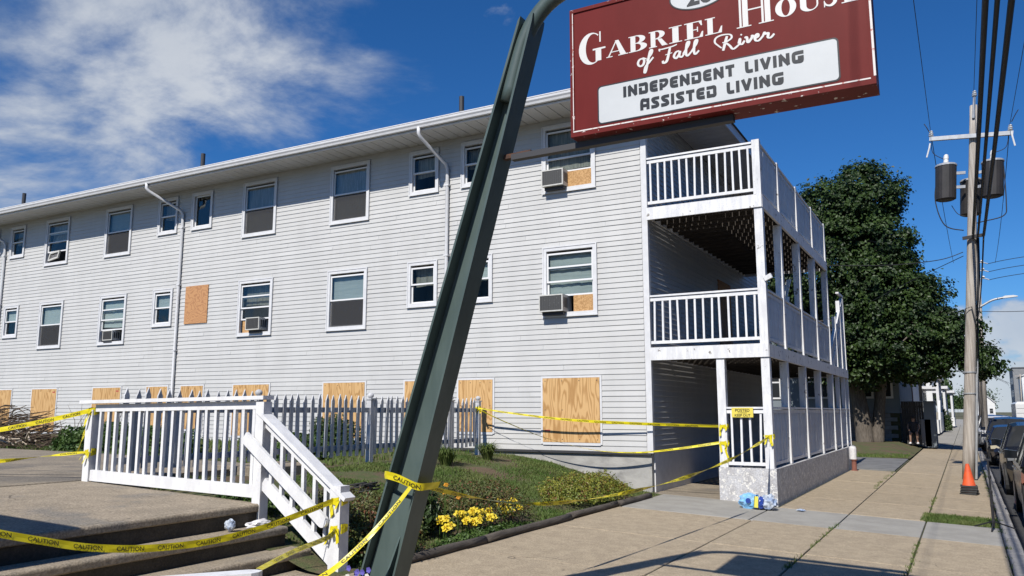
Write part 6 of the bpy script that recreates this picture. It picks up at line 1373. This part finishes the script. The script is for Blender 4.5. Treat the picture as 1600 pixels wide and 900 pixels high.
# ------------------------------------------------------------------ parked cars (noses toward the camera, -Y)
def car(label, X, Y, paint, kind='sedan', lamp='headlamp_dark', scale=1.):
    """body lofted along its length; u runs from the nose (0) to the tail (L)"""
    z0 = -.375; t = thing('parked_car', label, 'car', (X, Y, z0), 'cars parked along the kerb')
    if kind == 'sedan':
        L_, W, st_ = 4.65, .90, [(0, .62, .42, .60), (.12, .74, .34, .70), (.5, .86, .22, .78), (1.15, .90, .20, .88), (1.45, .90, .20, .93), (2.15, .90, .20, 1.38), (2.7, .90, .20, 1.45), (3.4, .90, .20, 1.38), (4.0, .88, .22, 1.02), (4.45, .83, .26, .99), (4.60, .74, .36, .90), (4.65, .66, .45, .72)]
        belt = lambda u: .80 + .05 * u / 4.65 if u > .4 else .66
        cab = (1.45, 4.0)
    else:
        L_, W, st_ = 4.70, .94, [(0, .66, .48, .74), (.10, .78, .36, .90), (.45, .90, .26, .99), (1.10, .94, .24, 1.07), (1.35, .94, .24, 1.12), (1.95, .94, .24, 1.62), (2.6, .94, .24, 1.70), (3.6, .94, .24, 1.68), (4.25, .92, .25, 1.60), (4.55, .88, .28, 1.10), (4.66, .80, .36, .95), (4.70, .72, .45, .80)]
        belt = lambda u: .98 + .03 * u / 4.7 if u > .4 else .80
        cab = (1.35, 4.55)
    rows = []
    for (u, w, zb_, zr_) in st_:
        b = min(belt(u), zr_ - .02); g_ = max(0, zr_ - b); inr = .26 * min(1, g_ / .5)
        sec = [(w * .80, zb_), (w * .97, zb_ + .06), (w, (zb_ + b) / 2 + .02), (w * .985, b - .05), (w * .955, b), (w * .955 - inr * .85, zr_ - .05 if g_ > .15 else zr_ - .012), (w * .955 - inr - .10, zr_ - .01 if g_ > .15 else zr_ - .004), (0, zr_ + .012)]
        rows.append((u, sec))
    def pt(i, j, s_): u, sec = rows[i]; return (X + W + s_ * sec[j][0], Y + u, z0 + sec[j][1])
    body = MB(); glass = MB(); ns = 8
    for s_ in (-1, 1):
        for i in range(len(rows) - 1):
            u0, u1 = rows[i][0], rows[i + 1][0]
            for j in range(ns - 1):
                q = [pt(i, j, s_), pt(i + 1, j, s_), pt(i + 1, j + 1, s_), pt(i, j + 1, s_)]
                if s_ > 0: q.reverse()
                gl = False
                if j == 4 and u0 >= cab[0] + .3 and u1 <= cab[1] - .25 + .3: gl = True
                if j >= 4 and (abs(u0 - cab[0]) < .01 or abs(u1 - cab[1]) < .01): gl = True
                if gl:
                    c_ = Vector((sum(p[0] for p in q) / 4, sum(p[1] for p in q) / 4, sum(p[2] for p in q) / 4)); glass.add(q, [(0, 1, 2, 3)])
                else: body.add(q, [(0, 1, 2, 3)])
    n_ = len(rows) - 1
    for i, rev in ((0, False), (n_, True)):
        f = [pt(i, j, 1) for j in range(ns)] + [pt(i, j, -1) for j in range(ns - 2, -1, -1)]; body.add(f, [tuple(range(len(f)))])
    und = [pt(i, 0, -1) for i in range(len(rows))] + [pt(i, 0, 1) for i in range(len(rows) - 1, -1, -1)]; body.add(und, [tuple(range(len(und)))])
    body.build('body', M[paint], t, smooth=True); glass.build('windows', M['glass_dark'], t)
    zr_ = st_[5][3]
    for s_ in (-1, 1):                # pillars
        for (i, dj) in ((5, .0), (6, .35)):
            a = Vector(pt(i, 4, s_)); b = Vector(pt(i, 5, s_)); mb = MB(); mb.bar(a + Vector((s_ * .004, dj, 0)), b + Vector((s_ * .004, dj, 0)), .03, .07, (0, 1, 0)); mb.build('pillar', M[paint], t)
        a = Vector(pt(4 if kind == 'sedan' else 4, 4, s_)); b = Vector(pt(5, 5, s_)); mb = MB(); mb.bar(a, b + Vector((0, 0, .02)), .05, .06, (0, 1, 0)); mb.build('pillar', M[paint], t)
    R_ = .325 if kind == 'sedan' else .365
    for u in (.88, L_ - .92):
        for s_ in (-1, 1):
            x = X + W + s_ * (W - .10); seg = 20; c_ = (x, Y + u, z0 + R_)
            def disc(r0, r1, xo, seg=20):
                m_ = MB(); vs_ = []
                for k in range(seg): a = 2 * math.pi * k / seg; vs_ += [(x + s_ * xo[0], c_[1] + r0 * math.cos(a), c_[2] + r0 * math.sin(a)), (x + s_ * xo[1], c_[1] + r1 * math.cos(a), c_[2] + r1 * math.sin(a))]
                m_.add(vs_, [(2 * k, 2 * k + 1, (2 * k + 3) % (2 * seg), (2 * k + 2) % (2 * seg)) for k in range(seg)]); return m_
            m1 = disc(R_, R_, (-.12, .10)); m2 = disc(R_, R_ * .66, (.10, .112)); m1.add(m2.v, m2.f); wh = m1.build('wheel', M['rubber'], t)
            m3 = disc(R_ * .66, R_ * .55, (.112, .09)); m4 = disc(R_ * .18, .001, (.10, .105)); m3.add(m4.v, m4.f)
            for k in range(5):
                a = 2 * math.pi * k / 5; p = Vector((x + s_ * .095, c_[1] + .1 * R_ * math.cos(a), c_[2] + .1 * R_ * math.sin(a))); q_ = Vector((x + s_ * .095, c_[1] + .6 * R_ * math.cos(a), c_[2] + .6 * R_ * math.sin(a))); m3.bar(p, q_, .07, .02, (1, 0, 0))
            m3.build('rim', M['paint_silver'], wh)
            m5 = disc(R_ * 1.13, R_ * .99, (.101, .101)); m5.build('arch', M['rubber'], wh)
    bz = st_[2][3]
    for s_ in (-1, 1):
        mb = MB(); x = X + W + s_ * (W - .24)
        mb.prism([(x - .17, z0 + bz - .16), (x + .17, z0 + bz - .14 + .0), (x + s_ * .10 + .10, z0 + bz - .03), (x - .10 + s_ * .08, z0 + bz - .05)], lambda u, v, d: (u, d + .9 * abs(u - (X + W)) * .42 - .22, v), Y + .06, Y + .22); mb.build('headlight', M[lamp], t)
        mb = MB(); xm = X + W + s_ * (W + .10); mb.prism([(xm - .10, z0 + 1.0 + (0 if kind == 'sedan' else .14)), (xm + .10, z0 + 1.0 + (0 if kind == 'sedan' else .14)), (xm + .11, z0 + 1.11 + (0 if kind == 'sedan' else .16)), (xm - .09, z0 + 1.13 + (0 if kind == 'sedan' else .16))], lambda u, v, d: (u, d, v), Y + 1.62, Y + 1.76); mb.build('mirror', M[paint], t)
        for u in (2.45, 3.25): mb = MB(); xh = X + W + s_ * (W + .012); mb.bar((xh, Y + u, z0 + .80 + (.1 if kind != 'sedan' else 0)), (xh, Y + u + .16, z0 + .80 + (.1 if kind != 'sedan' else 0)), .025, .028); mb.build('door_handle', M['chrome'], t)
    mb = MB()
    for k in range(4): mb.box(X + W - .42, X + W + .42, Y - .035 + .01 * k, Y + .03, z0 + .50 + k * .055, z0 + .525 + k * .055)
    mb.build('grille', M['chrome'], t)
    mb = MB(); mb.box(X + W - .155, X + W + .155, Y - .05, Y - .036, z0 + .40, z0 + .485); mb.build('plate', M['plate'], t)
    mb = MB(); mb.box(X + W - .66, X + W + .66, Y - .02, Y + .1, z0 + .30, z0 + .395); mb.build('bumper_intake', M['rubber'], t)
    return t
car('black car nearest the camera at the right edge', .74, 15.6, 'paint_black', 'suv')
car('black car second in the kerbside row', .70, 22.2, 'paint_black', 'suv')
car('dark blue sedan with yellowed headlights third in the kerbside row', .62, 34.2, 'paint_navy', 'sedan', 'headlamp')
car('dark blue tall car behind the sedan with yellowed headlights', .70, 40.5, 'paint_navy', 'suv')
car('white car fifth in the kerbside row', .40, 47.2, 'paint_white', 'suv')
car('black car sixth in the kerbside row', .65, 54.5, 'paint_black', 'suv')
car('dark car seventh in the kerbside row', .60, 61.5, 'paint_navy', 'suv')
car('dark car eighth in the kerbside row', .62, 69, 'paint_black', 'sedan')
car('white car ninth in the kerbside row', .5, 77, 'paint_white', 'suv')
car('silver car tenth in the kerbside row', .5, 85, 'paint_silver', 'sedan')
car('white car far off on the opposite side of the street', 8.2, 150, 'paint_white', 'suv')
t = thing('delivery_van', 'white box van on the road behind the parked black cars', 'van', (3.6, 58, -.37))
mb = MB(); mb.cbox(2.65, 4.65, 58.0, 63.5, .1, 2.15, .12); mb.build('box', M['paint_white'], t)
for k in range(6): mb = MB(); mb.box(2.68, 4.62, 57.975, 57.999, .35 + k * .28, .58 + k * .28); mb.build('panel', M['paint_white'], t)
for x in (2.8, 4.3):
    for y in (58.8, 62.5):
        mb = MB(); mb.tube([(x - .1, y, .02), (x + .25, y, .02)], .38, 16); mb.build('wheel', M['rubber'], t)
mb = MB(); mb.box(2.8, 4.5, 58.05, 63.4, -.05, .098); mb.build('chassis', M['rubber'], t)

# ------------------------------------------------------------------ person in the deep shade by the fence
def person():
    t = thing('person', 'person with bare legs, hands on knees, in deep shade by the dark fence', 'person', (-2.2, 42.7, .1))
    J = {'pel': (0, .10, .50, .13), 'wa': (0, .04, .66, .115), 'ch': (0, -.04, .86, .135), 'nk': (0, -.07, 1.02, .05), 'hd': (0, -.10, 1.14, .085), 'top': (0, -.09, 1.22, .07)}
    for s_, k in ((-1, 'l'), (1, 'r')):
        J.update({'sh' + k: (s_ * .17, -.05, .95, .055), 'el' + k: (s_ * .24, -.08, .74, .042), 'wr' + k: (s_ * .17, -.27, .56, .03), 'ha' + k: (s_ * .145, -.32, .53, .035),
                  'hip' + k: (s_ * .09, .06, .48, .085), 'kn' + k: (s_ * .14, -.30, .46, .06), 'an' + k: (s_ * .15, -.24, .07, .036), 'to' + k: (s_ * .17, -.40, .03, .035)})
    E_ = [('pel', 'wa'), ('wa', 'ch'), ('ch', 'nk'), ('nk', 'hd'), ('hd', 'top')]
    for k in 'lr': E_ += [('ch', 'sh' + k), ('sh' + k, 'el' + k), ('el' + k, 'wr' + k), ('wr' + k, 'ha' + k), ('pel', 'hip' + k), ('hip' + k, 'kn' + k), ('kn' + k, 'an' + k), ('an' + k, 'to' + k)]
    for s_, k in ((-1, 'l'), (1, 'r')):
        for f in range(5):
            b = Vector(J['ha' + k][:3]); dx = (f - 2) * .017; n1 = 'f%s%d' % (k, f); n2 = n1 + 'b'
            J[n1] = (b.x + dx, b.y - (.045 if f else .02), b.z - .005, .009); J[n2] = (b.x + dx * 1.15, b.y - (.065 if f else .03), b.z - .035, .008); E_ += [('ha' + k, n1), (n1, n2)]
    ks = list(J); me = bpy.data.meshes.new('body'); me.from_pydata([J[k][:3] for k in ks], [(ks.index(a), ks.index(b)) for a, b in E_], [])
    o = inst(me, 'body', t); sk = o.modifiers.new('skin', 'SKIN'); sv = me.skin_vertices[0].data
    for i, k in enumerate(ks): sv[i].radius = (J[k][3], J[k][3]); sv[i].use_root = (k == 'pel')
    o.modifiers.new('sub', 'SUBSURF').levels = 2; o.modifiers['sub'].render_levels = 2
    bpy.context.view_layer.update(); m2 = bpy.data.meshes.new_from_object(o.evaluated_get(bpy.context.evaluated_depsgraph_get())); o.modifiers.clear(); o.data = m2
    m2.materials.clear(); m2.materials.append(M['skin']); m2.materials.append(M['cloth_dark'])
    for p in m2.polygons:
        c_ = p.center; p.use_smooth = True
        if (.42 < c_.z < .99 and abs(c_.x) < .21 and c_.y > -.17): p.material_index = 1
    # hair, eyes, nose, mouth, shoes
    mb = MB(); mb.lathe((0, -.085, 1.14), [(.092, 0), (.097, .05), (.08, .10), (.04, .135), (.002, .145)], 14); h_ = inst(mb.mesh('hair', M['hair'], smooth=True), 'hair', t, (0, .012, .0))
    for s_ in (-1, 1): mb = MB(); mb.lathe((s_ * .032, -.183, 1.14), [(.002, -.008), (.009, 0), (.002, .008)], 8); inst(mb.mesh('eye', M['black_ink']), 'eye', t)
    mb = MB(); mb.prism([(-.012, 1.10), (.012, 1.10), (0, 1.14)], lambda u, v, d: (u, d, v), -.205, -.17); inst(mb.mesh('nose', M['skin']), 'nose', t)
    mb = MB(); mb.box(-.022, .022, -.186, -.175, 1.078, 1.085); inst(mb.mesh('mouth', M['house_brown']), 'mouth', t)
    for s_ in (-1, 1): mb = MB(); mb.cbox(s_ * .16 - .045, s_ * .16 + .045, -.44, -.18, 0, .07, .025); inst(mb.mesh('shoe', M['plastic_white']), 'shoe', t)
    return t
person()
s_ = thing('low_step', 'low dark block the person in the shade sits on', 'block', (-2.2, 42.95, .08)); mb = MB(); mb.cbox(-2.5, -1.9, 42.68, 43.2, .05, .50, .02); mb.build('block', M['fence_dark'], s_)
